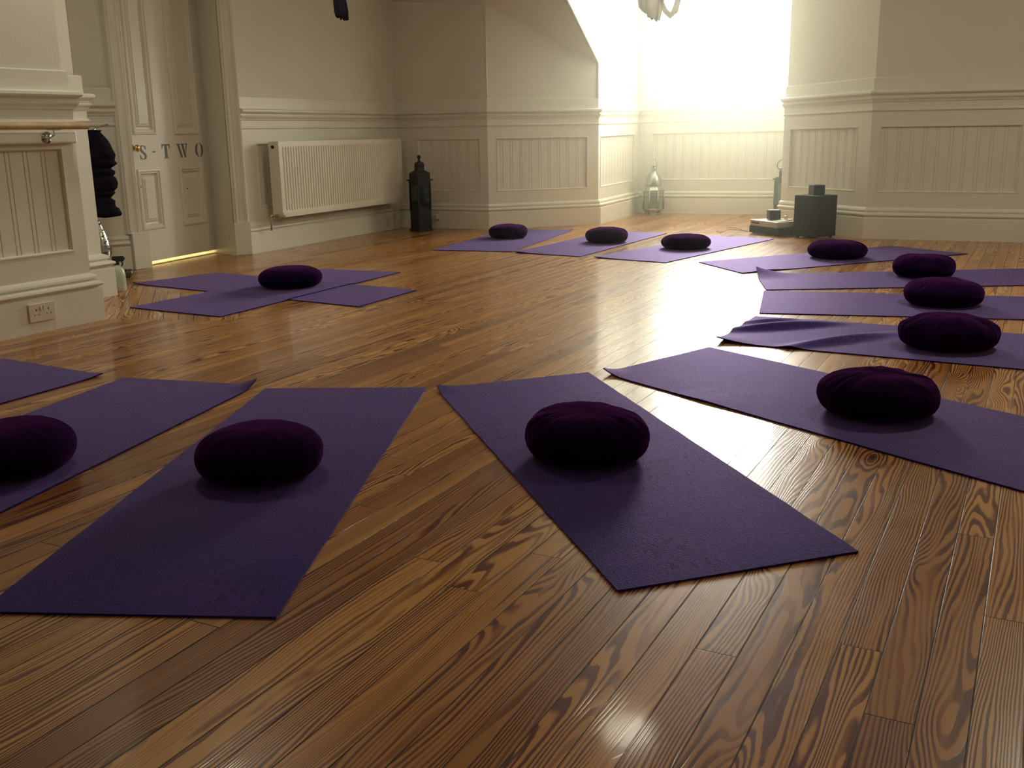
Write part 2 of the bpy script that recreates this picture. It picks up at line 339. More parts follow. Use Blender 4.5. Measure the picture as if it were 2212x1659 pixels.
def wainscot(name, A, B, mA, mB, zA, zB, k, panels, top, material_top=None, cols=None):
    """panelled dado plus plaster above, one mesh; s is measured from A"""
    L_ = (B-A).length; u = (B-A)/L_; nn = nrm(u); of = -.024*k
    A2 = A + mA*of; B2 = B + mB*of
    sA = (A2-A).dot(u); sB = (B2-A).dot(u)
    mb = MB()
    def zz(s, z): return z*(zA + (zB-zA)*min(1, max(0, s/L_)))
    def P(s, d, z): q = A + u*s + nn*(of + d); return (q.x, q.y, zz(s, z))
    def quad(s0, s1, z0, z1, d=0.0, d1=None):
        mb.add([P(s0, d, z0), P(s1, d, z0), P(s1, d if d1 is None else d1, z1), P(s0, d if d1 is None else d1, z1)], [(0, 1, 2, 3)])
    z0, z1 = .232, .966; p0, p1 = .352, .852
    if not panels: quad(sA, sB, z0, z1)
    else:
        quad(sA, sB, z0, p0); quad(sA, sB, p1, z1)
        cur = sA
        for a, b_ in panels:
            quad(cur, a, p0, p1); cur = b_
            # moulding ring
            rings = [(0, 0), (0.003, 0.004), (0.009, 0.004), (0.013, -.002), (0.014, -.016)]
            for (i0, d0), (i1, d1) in zip(rings, rings[1:]):
                c0 = [(a+i0, p0+i0), (b_-i0, p0+i0), (b_-i0, p1-i0), (a+i0, p1-i0)]; c1 = [(a+i1, p0+i1), (b_-i1, p0+i1), (b_-i1, p1-i1), (a+i1, p1-i1)]
                for q in range(4):
                    r = (q+1) % 4
                    mb.add([P(c0[q][0], d0, c0[q][1]), P(c0[r][0], d0, c0[r][1]), P(c1[r][0], d1, c1[r][1]), P(c1[q][0], d1, c1[q][1])], [(0, 1, 2, 3)])
            # beaded tongue-and-groove boards
            a2, b2 = a+.014, b_-.014; s = a2; q = 0; edges = []
            g = a2 + .03
            while g < b2 - .012:
                edges.append(g); g += (.022 if q % 2 == 0 else .075); q += 1
            s = a2
            for g in edges:
                quad(s, g-.003, p0+.014, p1-.014, -.016)
                for sa, sb, da, db in ((g-.003, g, -.016, -.0205), (g, g+.003, -.0205, -.016)):
                    mb.add([P(sa, da, p0+.014), P(sb, db, p0+.014), P(sb, db, p1-.014), P(sa, da, p1-.014)], [(0, 1, 2, 3)])
                s = g+.003
            quad(s, b2, p0+.014, p1-.014, -.016)
        quad(cur, sB, p0, p1)
    o = mb.build(name, TRIM); struct(o)
    return o
def plaster(name, pts, material=PLASTER):
    return struct(link(name, pts, [tuple(range(len(pts)))], material))

# ------------------------------------------------------------------ room plan (skirting line, interior on the right of travel)
SG = Vector((-.309, -.4526)); C1 = Vector((.905, 10.189))
def zslope(q): return min(3.0, 1.54 + SG.dot(Vector((q[0], q[1])) - C1))
LEFT = [V2(q) for q in [(-5.55, -1.325), (-2.085, 5.179), (-2.571, 5.437)]]
MIDL = [V2(q) for q in [(-2.571, 5.437), (-2.620, 5.475), (-2.337, 6.020), (-2.790, 6.225), (-3.35, 6.48), (-3.37, 7.03), (-2.86, 7.03), (-2.655, 7.168)]]
MAIN = [V2(q) for q in [(-2.032, 8.056), (-1.059, 10.204), (-.192, 9.798), (.905, 10.189), (1.446, 11.470), (3.02, 10.87), (2.478, 9.515), (2.91, 8.43), (4.006, 7.946), (6.2, 6.975)]]
H = 3.0
def run(pts, names, zs, ks, panels, bbn, trn, caps=(False, False)):
    m = offs(pts); objs = []
    for i in range(len(pts)-1):
        A, B = pts[i], pts[i+1]; k = ks
        if names[i] is None: continue
        o = struct(sweep(bbn[i], SKIRT, A, B, m[i], m[i+1], zs[i], zs[i+1], k, TRIM, True, True))
        o = struct(sweep(trn[i], [(-.024*k + (q_+.024)*min(1.0, k)*.9, z_) for q_, z_ in RAIL], A, B, m[i], m[i+1], zs[i], zs[i+1], 1.0, TRIM, True, True))
        wainscot('wall_'+names[i]+'_dado', A, B, m[i], m[i+1], zs[i], zs[i+1], k, panels[i], H)
    return m
mL = run(LEFT, ['left_pier', 'left_pier_return'], [1.0, 1.02, 1.02], 1.45,
         [[(6.41-5.78+.0, 6.41-4.86), (2.1, 3.2), (3.4, 4.5), (4.7, 5.8), (6.03, 7.255)], []],
         ['baseboard_left_pier', 'baseboard_left_pier_return'], ['trim_1', 'trim_2'])
mM = run(MIDL, ['left_pier_step', 'left_second_pier', 'left_second_pier_return', 'left_alcove_side', 'left_alcove_back', 'left_alcove', 'left_door_return'],
         [1.02, 1.02, 1.04, 1.04, 1.03, 1.03, 1.03, 1.03], 1.85, [[], [], [], [], [], [], []],
         ['baseboard_left_%s' % s for s in ('step', 'second_pier', 'second_return', 'alcove_side', 'alcove_back', 'alcove', 'door_return')],
         ['trim_%d' % i for i in range(3, 10)])
names = ['radiator', 'back', 'dormer_front', 'dormer_left', 'window', 'dormer_right', 'right_chamfer', 'right', 'right_far']
mR = run(MAIN, names, [1.0, 1.0, 1.0, 1.0, 1.015, 1.03, 1.045, 1.06, 1.055, 1.05], 1.15,
         [[(.185, 2.20)], [(.186, .872)], [(.098, 1.040)], [(.07, 1.28)], [(.13, 1.54)], [(.15, 1.25)], [(.104, 1.0)], [(.074, 1.115)], [(.1, 1.15), (1.3, 2.3)]],
         ['baseboard_'+s for s in names], ['trim_%d' % i for i in range(10, 19)])
# plaster above the dado
def plast_run(pts, m, ks, nm, tops):
    for i in range(len(pts)-1):
        if nm[i] is None: continue
        A = pts[i] + m[i]*(-.036*ks); B = pts[i+1] + m[i+1]*(-.036*ks)
        plaster('wall_'+nm[i], [(A.x, A.y, 1.18), (B.x, B.y, 1.18), (B.x, B.y, tops[i][1]), (A.x, A.y, tops[i][0])])
plast_run(LEFT, mL, 1.45, ['left_pier', 'left_pier_return'], [(H, H)]*2)
plast_run(MIDL, mM, 2.0, ['left_pier_step', 'left_second_pier', 'left_second_pier_return', 'left_alcove_side', 'left_alcove_back', 'left_alcove', 'left_door_return'], [(H, H)]*7)
O = [MAIN[i] + mR[i]*(-.036*1.15) for i in range(len(MAIN))]
ur = (MAIN[1]-MAIN[0]).normalized()
tS = (H - zslope(O[1])) / .54
K3 = O[1] - ur*tS                                  # where the slope meets the flat ceiling on the radiator wall
plaster('wall_radiator', [(O[0].x, O[0].y, 1.18), (O[1].x, O[1].y, 1.18), (O[1].x, O[1].y, zslope(O[1])), (K3.x, K3.y, H), (O[0].x, O[0].y, H)])
plaster('wall_back', [(O[1].x, O[1].y, 1.18), (O[2].x, O[2].y, 1.18), (O[2].x, O[2].y, zslope(O[2])), (O[1].x, O[1].y, zslope(O[1]))])
plaster('wall_dormer_front', [(O[2].x, O[2].y, 1.18), (O[3].x, O[3].y, 1.18), (O[3].x, O[3].y, zslope(O[3])), (O[2].x, O[2].y, zslope(O[2]))])
ud = (O[4]-O[3]).normalized(); tC = (H - zslope(O[3])) / abs(SG.dot(ud)); K4 = O[3] - ud*tC
plaster('wall_dormer_left', [(O[3].x, O[3].y, 1.18), (O[4].x, O[4].y, 1.18), (O[4].x, O[4].y, H), (K4.x, K4.y, H), (O[3].x, O[3].y, zslope(O[3]))])
for nm_, i in (('wall_dormer_right', 5), ('wall_right_chamfer', 6), ('wall_right', 7), ('wall_right_far', 8)):
    plaster(nm_, [(O[i].x, O[i].y, 1.18), (O[i+1].x, O[i+1].y, 1.18), (O[i+1].x, O[i+1].y, H), (O[i].x, O[i].y, H)])
# sloped ceiling
struct(link('ceiling_slope', [(O[3].x, O[3].y, zslope(O[3])), (O[2].x, O[2].y, zslope(O[2])), (O[1].x, O[1].y, zslope(O[1])), (K3.x, K3.y, H), (K4.x, K4.y, H)], [(0, 1, 2, 3, 4)], CEIL))
# flat ceiling, walls behind the camera
struct(link('ceiling', [(O[0].x-1.6, O[0].y+.3, H), (K3.x-.3, K3.y+.1, H), (K3.x, K3.y, H), (K4.x, K4.y, H), (O[4].x-.0, O[4].y+.25, H), (O[5].x+.2, O[5].y+.2, H), (7.0, 9.0, H), (7.0, -2.0, H), (-6.5, -2.0, H), (-4.5, 7.6, H)], [tuple(range(10))[::-1]], CEIL))
E1 = V2((6.2, 6.975)); E2 = V2((2.35, -1.5)); E3 = V2((-5.65, -1.5))
plaster('wall_right_side', [(E1.x, E1.y, 0), (E2.x, E2.y, 0), (E2.x, E2.y, H), (E1.x, E1.y, H)])
plaster('wall_rear', [(E2.x, E2.y, 0), (E3.x, E3.y, 0), (E3.x, E3.y, H), (E2.x, E2.y, H)])
struct(link('floor', [(-6.5, -2.2, 0), (7.2, -2.2, 0), (7.2, 9.0, 0), (3.4, 12.2, 0), (.8, 12.2, 0), (-3.6, 10.4, 0), (-6.5, 8, 0)], [tuple(range(7))], FLOORM))
# fillers behind the door casings and an unseen shell, added to block sky leaks
def filler(nm, a, b_): plaster(nm, [(a[0], a[1], 0), (b_[0], b_[1], 0), (b_[0], b_[1], H), (a[0], a[1], H)])
lastM = MIDL[-1] + mM[-1]*(-.036*2.0)
filler('wall_leak_filler_left', lastM, (-2.66, 7.23)); filler('wall_leak_filler_right', (-2.06, 8.09), O[0] + ur*.02)
HS = H + .3
def WQ(s, d): q = O[4] + (V1-V0).normalized()*s + nrm((V1-V0).normalized())*d; return (q.x, q.y)
ws0, ws1, wzb, wzt = .30, (O[5]-O[4]).length-.10, 1.235, 2.80
shell = [WQ(ws0, -.18), WQ(-.35, -.18), (.45, 10.75), (-.20, 10.35), (-1.25, 10.85), (-3.3, 9.6), (-4.9, 8.2), (-4.9, 4.6), (-6.2, .5), (-6.2, -2.0), (3.0, -2.0), (7.2, 6.9), (6.4, 7.6), (3.4, 8.7), (3.05, 9.7), WQ(1.95, -.18), WQ(ws1, -.18)]
mbs = MB()
for a, b_ in zip(shell, shell[1:]): mbs.add([(a[0], a[1], -.05), (b_[0], b_[1], -.05), (b_[0], b_[1], HS), (a[0], a[1], HS)], [(0, 1, 2, 3)])
a, b_ = shell[0], shell[-1]
for z0, z1 in ((-.05, wzb), (wzt, HS)): mbs.add([(a[0], a[1], z0), (b_[0], b_[1], z0), (b_[0], b_[1], z1), (a[0], a[1], z1)], [(0, 1, 2, 3)])
struct(mbs.build('wall_leak_block', PLASTER))  # unseen enclosure added to keep sky light out except at the window
struct(link('ceiling_leak_block', [(x, y, HS) for x, y in shell], [tuple(range(len(shell)))], CEIL))
# staff beads on the corners
def bead(i, pts, r=.011):
    struct(MB().tube(pts, r, 8).build('trim_%d' % i, TRIM, smooth=True))
bead(20, [(O[2].x, O[2].y, 1.2), (O[2].x, O[2].y, zslope(O[2])-.01)], .009)
bead(21, [(O[3].x, O[3].y, 1.2), (O[3].x, O[3].y, zslope(O[3])), (K4.x, K4.y, H)], .015)
# window wall with opening
def WP(s, z, d=0.0):
    q = O[4] + wu*(s) + wn*d; return (q.x, q.y, z)
Lw = (O[5]-O[4]).length; s0, s1, zb, zt = .30, Lw-.10, 1.235, 2.80
struct(link('wall_window', [WP(0, 1.18), WP(Lw, 1.18), WP(Lw, H), WP(0, H), WP(s0, zb), WP(s1, zb), WP(s1, zt), WP(s0, zt),
    WP(s0, zb, -.18), WP(s1, zb, -.18), WP(s1, zt, -.18), WP(s0, zt, -.18)],
    [(0, 1, 5, 4), (1, 2, 6, 5), (2, 3, 7, 6), (3, 0, 4, 7), (4, 5, 9, 8), (5, 6, 10, 9), (6, 7, 11, 10), (7, 4, 8, 11)], PLASTER))
def wbox(mb, a, b_, z0, z1, d0, d1):
    vs = [WP(s, z, d) for z in (z0, z1) for d in (d0, d1) for s in (a, b_)]
    mb.add(vs, [(0, 2, 3, 1), (4, 5, 7, 6), (0, 1, 5, 4), (2, 6, 7, 3), (0, 4, 6, 2), (1, 3, 7, 5)])
win = empty('window_1', WP((s0+s1)/2, zb, -.15)); struct(win)
def wchild(mb, name, m):
    o = mb.build(name, m); o.parent = win; o.matrix_parent_inverse = Matrix.Translation(win.location).inverted(); return o
mb = MB(); wbox(mb, s0, s0+.045, zb, zt, -.18, -.11); wbox(mb, s1-.045, s1, zb, zt, -.18, -.11); wbox(mb, s0, s1, zb, zb+.05, -.18, -.11); wbox(mb, s0, s1, zt-.05, zt, -.18, -.11)
wchild(mb, 'window_frame', TRIM)
mb = MB(); wbox(mb, s0+.045, s1-.045, zb+.05, zt-.05, -.150, -.146); wchild(mb, 'pane', PANE)
mb = MB(); wbox(mb, s0-.02, s1+.02, zb-.02, zb+.006, -.13, .03); wchild(mb, 'window_sill', TRIM)

# ------------------------------------------------------------------ door with frame
PL0, PL1, PR0, PR1 = V2((-2.65, 7.192)), V2((-2.572, 7.308)), V2((-2.14, 7.979)), V2((-2.032, 8.056))
D0, D1 = V2((-2.65, 7.357)), V2((-2.346, 8.198))
def wallbox(A, B, z0, z1, t, d=0.0):
    u_ = (B-A).normalized(); n_ = nrm(u_); mb = MB()
    vs = []
    for z in (z0, z1):
        for q in (A + n_*d, B + n_*d, B + n_*(d-t), A + n_*(d-t)): vs.append((q.x, q.y, z))
    return mb.add(vs, [(0, 1, 2, 3), (4, 7, 6, 5), (0, 4, 5, 1), (1, 5, 6, 2), (2, 6, 7, 3), (3, 7, 4, 0)])
def casing(name, A, B, z0, z1, i):
    """moulded architrave: profile across A->B extruded upwards"""
    L_ = (B-A).length; u_ = (B-A)/L_; n_ = nrm(u_)
    pr = [(0, -.06), (0, -.004), (.04, .000), (.10, .000), (.13, .010), (.22, .012), (.27, .004), (.30, -.010), (.36, -.010), (.42, -.004), (.60, .002), (.66, -.006), (.70, -.006), (.76, .004), (.86, .006), (.90, -.008), (.97, -.010), (1, -.014), (1, -.06)]
    vs = []; 
    for z in (z0, z1):
        for s, d in pr: q = A + u_*(s*L_) + n_*d; vs.append((q.x, q.y, z))
    n0 = len(pr); fs = [(k, k+1, n0+k+1, n0+k) for k in range(n0-1)]
    return struct(link('trim_%d' % i, vs, fs, TRIM))
pd_ = (PL1-PL0).normalized(); CE = PL1 - pd_*.045 - nrm(pd_)*.012
casing('l', PL0 - pd_*.018 - nrm(pd_)*.012, CE, .25, 2.2, 30)
casing('r', PR0 + (PR1-PR0).normalized()*.006, PR1, .25, 2.2, 31)
struct(wallbox(PL0, PL1, 0, .255, .07, .012).build('trim_32', TRIM, bevel=.003))
struct(wallbox(PR0, PR1, 0, .255, .07, .012).build('trim_33', TRIM, bevel=.003))
plaster('trim_34', [(PR0.x, PR0.y, 0), (D1.x, D1.y, 0), (D1.x, D1.y, 2.2), (PR0.x, PR0.y, 2.2)], TRIM)     # right jamb
dd = (D1-D0).normalized(); dn = nrm(dd)
JL = D0 - dd*.08
plaster('trim_35', [(CE.x-.002, CE.y-.002, 0), (JL.x, JL.y, 0), (JL.x, JL.y, 2.2), (CE.x-.002, CE.y-.002, 2.2)], TRIM)
q0, q1 = PL0, PR1
plaster('wall_over_door', [(q0.x-.2, q0.y-.1, 2.1), (q1.x, q1.y, 2.1), (q1.x, q1.y, H), (q0.x-.2, q0.y-.1, H)])
plaster('trim_36', [(q0.x-.2, q0.y-.1, 2.1), (q1.x, q1.y, 2.1), (D1.x, D1.y, 2.1), (JL.x-.2, JL.y, 2.1)], TRIM)
door = empty('door_1', (D0.x, D0.y, 0), math.atan2(dd.y, dd.x)); struct(door)
# door leaf in its own axes: x along, -y towards the room, z up
DL = (D1-D0).length; DG = .028
def door_leaf():
    mb = MB(); XL, XR = -.13, DL+.03
    panels = [(.035, .285, .255, .688), (.50, .785, .250, .688), (.035, .285, .925, 1.98), (.485, .790, .925, 1.98)]
    xs = sorted({-.05, DL-.004, *[p[0] for p in panels], *[p[1] for p in panels]}); 
    def q(x0, x1, z0, z1): 
        if x1 - x0 > 1e-5 and z1 - z0 > 1e-5: mb.add([(x0, 0, z0), (x1, 0, z0), (x1, 0, z1), (x0, 0, z1)], [(0, 1, 2, 3)])
    q(XL, XR, DG, .250); q(XL, XR, .688, .925); q(XL, XR, 1.98, 2.14)
    for lo, hi, pa, pb in ((.250, .688, panels[0], panels[1]), (.925, 1.98, panels[2], panels[3])):
        q(XL, pa[0], lo, hi); q(pa[1], pb[0], lo, hi); q(pb[1], XR, lo, hi)
        if pa[2] > lo: q(pa[0], pa[1], lo, pa[2])
    for x0, x1, z0, z1 in panels:
        rings = [(0, 0), (.004, -.010), (.016, -.012), (.022, -.004), (.032, -.004), (.040, .012), (.052, .014), (.066, .004), (.072, .004), (.078, -.002)]
        for (i0, d0), (i1, d1) in zip(rings, rings[1:]):
            c0 = [(x0+i0, z0+i0), (x1-i0, z0+i0), (x1-i0, z1-i0), (x0+i0, z1-i0)]; c1 = [(x0+i1, z0+i1), (x1-i1, z0+i1), (x1-i1, z1-i1), (x0+i1, z1-i1)]
            for a in range(4):
                b_ = (a+1) % 4
                mb.add([(c0[a][0], d0, c0[a][1]), (c0[b_][0], d0, c0[b_][1]), (c1[b_][0], d1, c1[b_][1]), (c1[a][0], d1, c1[a][1])], [(0, 1, 2, 3)])
        i = .078; mb.add([(x0+i, -.002, z0+i), (x1-i, -.002, z0+i), (x1-i, -.002, z1-i), (x0+i, -.002, z1-i)], [(0, 1, 2, 3)])
    # back, edges
    mb.add([(XL, .044, DG), (XR, .044, DG), (XR, .044, 2.14), (XL, .044, 2.14), (XL, 0, DG), (XR, 0, DG), (XR, 0, 2.14), (XL, 0, 2.14)],
           [(0, 3, 2, 1), (4, 5, 1, 0), (5, 6, 2, 1), (4, 0, 3, 7)])
    return mb.build('door_leaf', DOORM, door)
door_leaf()
# stencilled letters
def poly_letter(polys, x, z, w_, h_, name='letter'):
    mb = MB()
    for pl in polys:
        n_ = len(pl); vs = [(x + a*w_, -.0012, z + b_*h_) for a, b_ in pl] + [(x + a*w_, .0, z + b_*h_) for a, b_ in pl]
        fs = [tuple(range(n_))] + [(k, n_+k, n_+(k+1) % n_, (k+1) % n_) for k in range(n_)]
        mb.add(vs, fs)
    o = mb.build(name, LETTER, door); return o
def arc(cx, cz, rx, rz, a0, a1, n_=14): return [(cx + rx*math.cos(math.radians(a0 + (a1-a0)*k/n_)), cz + rz*math.sin(math.radians(a0 + (a1-a0)*k/n_))) for k in range(n_+1)]
Ol = arc(.44, .5, .44, .5, 98, 262) + arc(.44, .5, .18, .44, 262, 98)
Or = arc(.56, .5, .44, .5, -82, 82) + arc(.56, .5, .18, .44, 82, -82)
T1 = [(.0, 1), (.44, 1), (.44, .93), (.30, .93), (.13, .86), (.07, .68), (.0, .68)]
T2 = [(.56, 1), (1, 1), (1, .68), (.93, .68), (.87, .86), (.70, .93), (.56, .93)]
T3 = [(.34, .97), (.66, .97), (.66, .07), (.80, .04), (.80, 0), (.20, 0), (.20, .04), (.34, .07)]
W1 = [(0, 1), (.34, 1), (.34, .95), (.27, .93), (.50, .12), (.45, 0), (.36, 0), (.07, .93), (0, .95)]
W2 = [(.40, 1), (.70, 1), (.70, .95), (.64, .93), (.82, .12), (.79, 0), (.68, 0), (.47, .93), (.40, .95)]
W3 = [(.78, 1), (1, 1), (1, .95), (.95, .93), (.83, .30), (.80, .45), (.87, .93), (.78, .95)]
S1 = [(.86, .98), (.90, .70), (.80, .70), (.72, .86), (.55, .93), (.38, .90), (.33, .80), (.40, .68), (.62, .54), (.86, .40), (.96, .24), (.88, .08), (.66, .0), (.56, .0), (.56, .06), (.64, .10), (.68, .20), (.60, .33), (.36, .46), (.10, .62), (.04, .80), (.16, .95), (.40, 1.0), (.66, .98), (.76, .93)]
S2 = [(.08, .0), (.06, .32), (.15, .32), (.26, .12), (.48, .05), (.48, .0), (.30, .0), (.18, .06)]
# S needs a convex-free ngon; Blender triangulates concave ngons
poly_letter([S1, S2], .082, .754, .080, .100); poly_letter([[(0, 0), (1, .15), (1, 1), (0, .85)]], .222, .800, .036, .010, 'hyphen')
poly_letter([T1, T2, T3], .330, .756, .092, .102); poly_letter([W1, W2, W3], .500, .756, .130, .102); poly_letter([Ol, Or], .722, .757, .100, .102)
kb = MB().lathe([(.0, -.001), (.024, -.001), (.026, .003), (.020, .008), (.010, .014), (.009, .024), (.016, .030), (.023, .038), (.025, .048), (.021, .057), (.012, .062), (.0, .063)], 24, cap=False, M=Matrix.Translation((.008, 0, .835)) @ Matrix.Rotation(PI/2, 4, 'X'))
kb.build('door_knob', BRASS, door, smooth=True)
for x, z in ((.050, .565), (.571, .526)):
    MB().lathe([(0, -.001), (.005, -.001), (.005, .0015), (0, .0015)], 10, cap=False, M=Matrix.Translation((x, -.011 if x < .1 else -.012, z)) @ Matrix.Rotation(PI/2, 4, 'X')).build('screw_hole', HOLE, door)
# corridor beyond the door: lit by its own lamp, seen through the gap under the door
cl = bpy.data.lights.new('corridor_lamp', 'AREA'); cl.energy = 22; cl.color = (1, .78, .38); cl.size = .5
clo = bpy.data.objects.new('corridor_lamp', cl); C.objects.link(clo); qd = D0 + dd*.45 - dn*.55; clo.location = (qd.x, qd.y, 1.6)
mb = MB()
def Q(s, d, z): q = D0 + dd*s - dn*d; return (q.x, q.y, z)
mb.add([Q(-.13, .0, .003), Q(.93, .0, .003), Q(.93, 1.2, .003), Q(-.13, 1.2, .003)], [(0, 1, 2, 3)])
struct(mb.build('floor_corridor', PAPER))
mb = MB(); mb.add([Q(-.13, 1.2, 0), Q(.924, 1.2, 0), Q(.924, 1.2, 2.14), Q(-.13, 1.2, 2.14), Q(-.13, .0, 0), Q(.924, .0, 0), Q(.924, .0, 2.14), Q(-.13, .0, 2.14)], [(0, 1, 2, 3), (1, 5, 6, 2), (4, 0, 3, 7), (3, 2, 6, 7)])
struct(mb.build('wall_corridor', PLASTER))

# ------------------------------------------------------------------ radiator
R0 = MAIN[0]; rn = nrm(ur)
rq = R0 + ur*.255 + rn*.0
rad = empty('radiator', (rq.x, rq.y, 0.268), math.atan2(ur.y, ur.x), 'white ribbed panel radiator mounted low on the panelled wall beside the door', 'radiator')
RL = 1.925; RH = .592; yf = -.13; yb = -.035     # local: -y is towards the room
mb = MB(); NR = 52; m0 = .03
xs = []; 
step = (RL-.09)/NR; prof = [(0, yf), (.040, yf)]
for k in range(NR):
    x = .045 + k*step; prof += [(x, yf), (x+step*.18, yf+.007), (x+step*.42, yf+.007), (x+step*.60, yf)]
prof += [(RL-.04, yf), (RL, yf)]
zlev = [0, .040, .055, RH-.055, RH-.040, RH]
vs = []; 
for j, z in enumerate(zlev):
    for x, y in prof: vs.append((x, yf if j in (0, 1, 4, 5) else y, z))
n0 = len(prof); fs = [(j*n0+k, j*n0+k+1, (j+1)*n0+k+1, (j+1)*n0+k) for j in range(5) for k in range(n0-1)]
mb.add(vs, fs); mb.add([(0, yf, 0), (0, yf+.012, 0), (RL, yf+.012, 0), (RL, yf, 0)], [(0, 1, 2, 3)]); mb.build('front_panel', RADM, rad)
MB().box(.0, RL, yb-.012, yb, .0, RH).build('back_panel', RADM, rad)
mb = MB().box(0, .006, yf, yb-.012, .02, RH); mb.build('side_cover', RADM, rad)
MB().box(RL-.006, RL, yf, yb-.012, .02, RH).build('side_cover', RADM, rad)
mb = MB()
for k in range(60): mb.box(.01+k*(RL-.02)/60, .01+(k+.6)*(RL-.02)/60, yf+.012, yb-.012, RH-.006, RH)
mb.box(0, RL, yf+.010, yf+.016, RH-.008, RH); mb.build('top_grille', RADM, rad)
MB().lathe([(0, 0), (.013, 0), (.013, .006), (.010, .008), (0, .008)], 20, cap=False, M=Matrix.Translation((-.001, (yf+yb)/2+.005, RH-.042)) @ Matrix.Rotation(-PI/2, 4, 'Y')).build('vent_plug', HOLE, rad, smooth=True)
vb = MB().lathe([(0, 0), (.014, 0), (.015, .01), (.017, .012), (.019, .05), (.017, .058), (0, .06)], 20, cap=False, M=Matrix.Translation((-.005, yf+.035, .022)) @ Matrix.Rotation(PI/2, 4, 'X'))
vb.build('valve', SOCKET, rad, smooth=True)
MB().tube([(.01, yf+.05, .022), (-.03, yf+.06, .022), (-.05, yf+.075, .018), (-.052, yf+.08, -.03), (-.052, yf+.085, -.10)], .0075, 10).build('pipe', CHROME, rad, smooth=True)
MB().box(.20, .23, yb, -.026+.012, .1, .5).build('wall_bracket', RADD, rad); MB().box(RL-.23, RL-.2, yb, -.026+.012, .1, .5).build('wall_bracket', RADD, rad)

# ------------------------------------------------------------------ sockets
def socket(A, B, s, z0, z1, w_, label, gang=2, off=.0, mitre=0.0):
    u_ = (B-A).normalized(); n_ = nrm(u_); q = A + u_*s + n_*off
    o = empty('wall_socket', (q.x, q.y, z0), math.atan2(u_.y, u_.x), label, 'wall socket')
    MB().box(0, w_, -.009, 0, 0, z1-z0).build('face_plate', SOCKET, o, bevel=.003)
    hh = z1-z0
    for g in range(gang):
        cx = w_*(.27 if g == 0 else .73) if gang == 2 else w_*.5
        sx = (w_*(.44 if g == 0 else .56)) if gang == 2 else w_*.72
        MB().box(sx-.005, sx+.005, -.0125, -.009, hh*.62, hh*.86).build('switch', SOCKET, o, bevel=.001)
        m_ = MB(); m_.box(cx-.002, cx+.002, -.0095, -.0088, hh*.60, hh*.70); m_.box(cx-.014, cx-.008, -.0095, -.0088, hh*.36, hh*.41); m_.box(cx+.008, cx+.014, -.0095, -.0088, hh*.36, hh*.41)
        m_.build('pin_hole', HOLE, o)
    return o
lu = (LEFT[1]-LEFT[0]).normalized(); LLen = (LEFT[1]-LEFT[0]).length
socket(LEFT[0], LEFT[1], LLen-.445, .056, .144, .148, 'white double wall socket with two switches on the skirting of the left pier')
socket(MAIN[0], MAIN[1], 2.05, .055, .135, .086, 'small single wall socket on the skirting below the right end of the radiator', gang=1)
q = MAIN[1] + (MAIN[2]-MAIN[1]).normalized()*.375 + nrm((MAIN[2]-MAIN[1]).normalized())*.001
o = empty('plug_adapter', (q.x, q.y, .075), math.atan2((MAIN[2]-MAIN[1]).y, (MAIN[2]-MAIN[1]).x), 'small white plug in the skirting just right of the tall black lantern', 'plug')
MB().box(0, .048, -.008, 0, 0, .08).build('face_plate', SOCKET, o, bevel=.003); MB().box(.006, .042, -.045, -.008, .015, .062).build('plug_body', SOCKET, o, bevel=.006)

# ------------------------------------------------------------------ handrail on left pier
ln = nrm(lu)
hq = LEFT[1] - lu*.608
hr = empty('handrail', (hq.x, hq.y, 0.0), math.atan2(lu.y, lu.x), 'round pale wooden handrail on a chrome bracket along the left pier', 'handrail')
vs = [(-3.2, -.04, .966), (.593, -.04, .966)]
MB().tube(vs, .0165, 20).build('rail', RAILW, hr, auto=.6)
MB().box(-3.2, .560, .0, .045, .884, .944).build('backing_board', TRIM, hr, bevel=.008)
for bx in (.385, -1.2):
    b_ = MB(); b_.lathe([(0, 0), (.027, 0), (.028, .004), (.022, .009), (.010, .013), (0, .014)], 24, cap=False, M=Matrix.Translation((bx, 0, .914)) @ Matrix.Rotation(PI/2, 4, 'X'))
    b_.tube([(bx, -.01, .914), (bx+.006, -.028, .916), (bx+.012, -.040, .924), (bx+.014, -.041, .936), (bx+.012, -.040, .948)], .0045, 10)
    b_.box(bx-.020, bx+.044, -.050, -.030, .946, .951)
    b_.build('bracket', CHROME, hr, smooth=False, auto=.6)

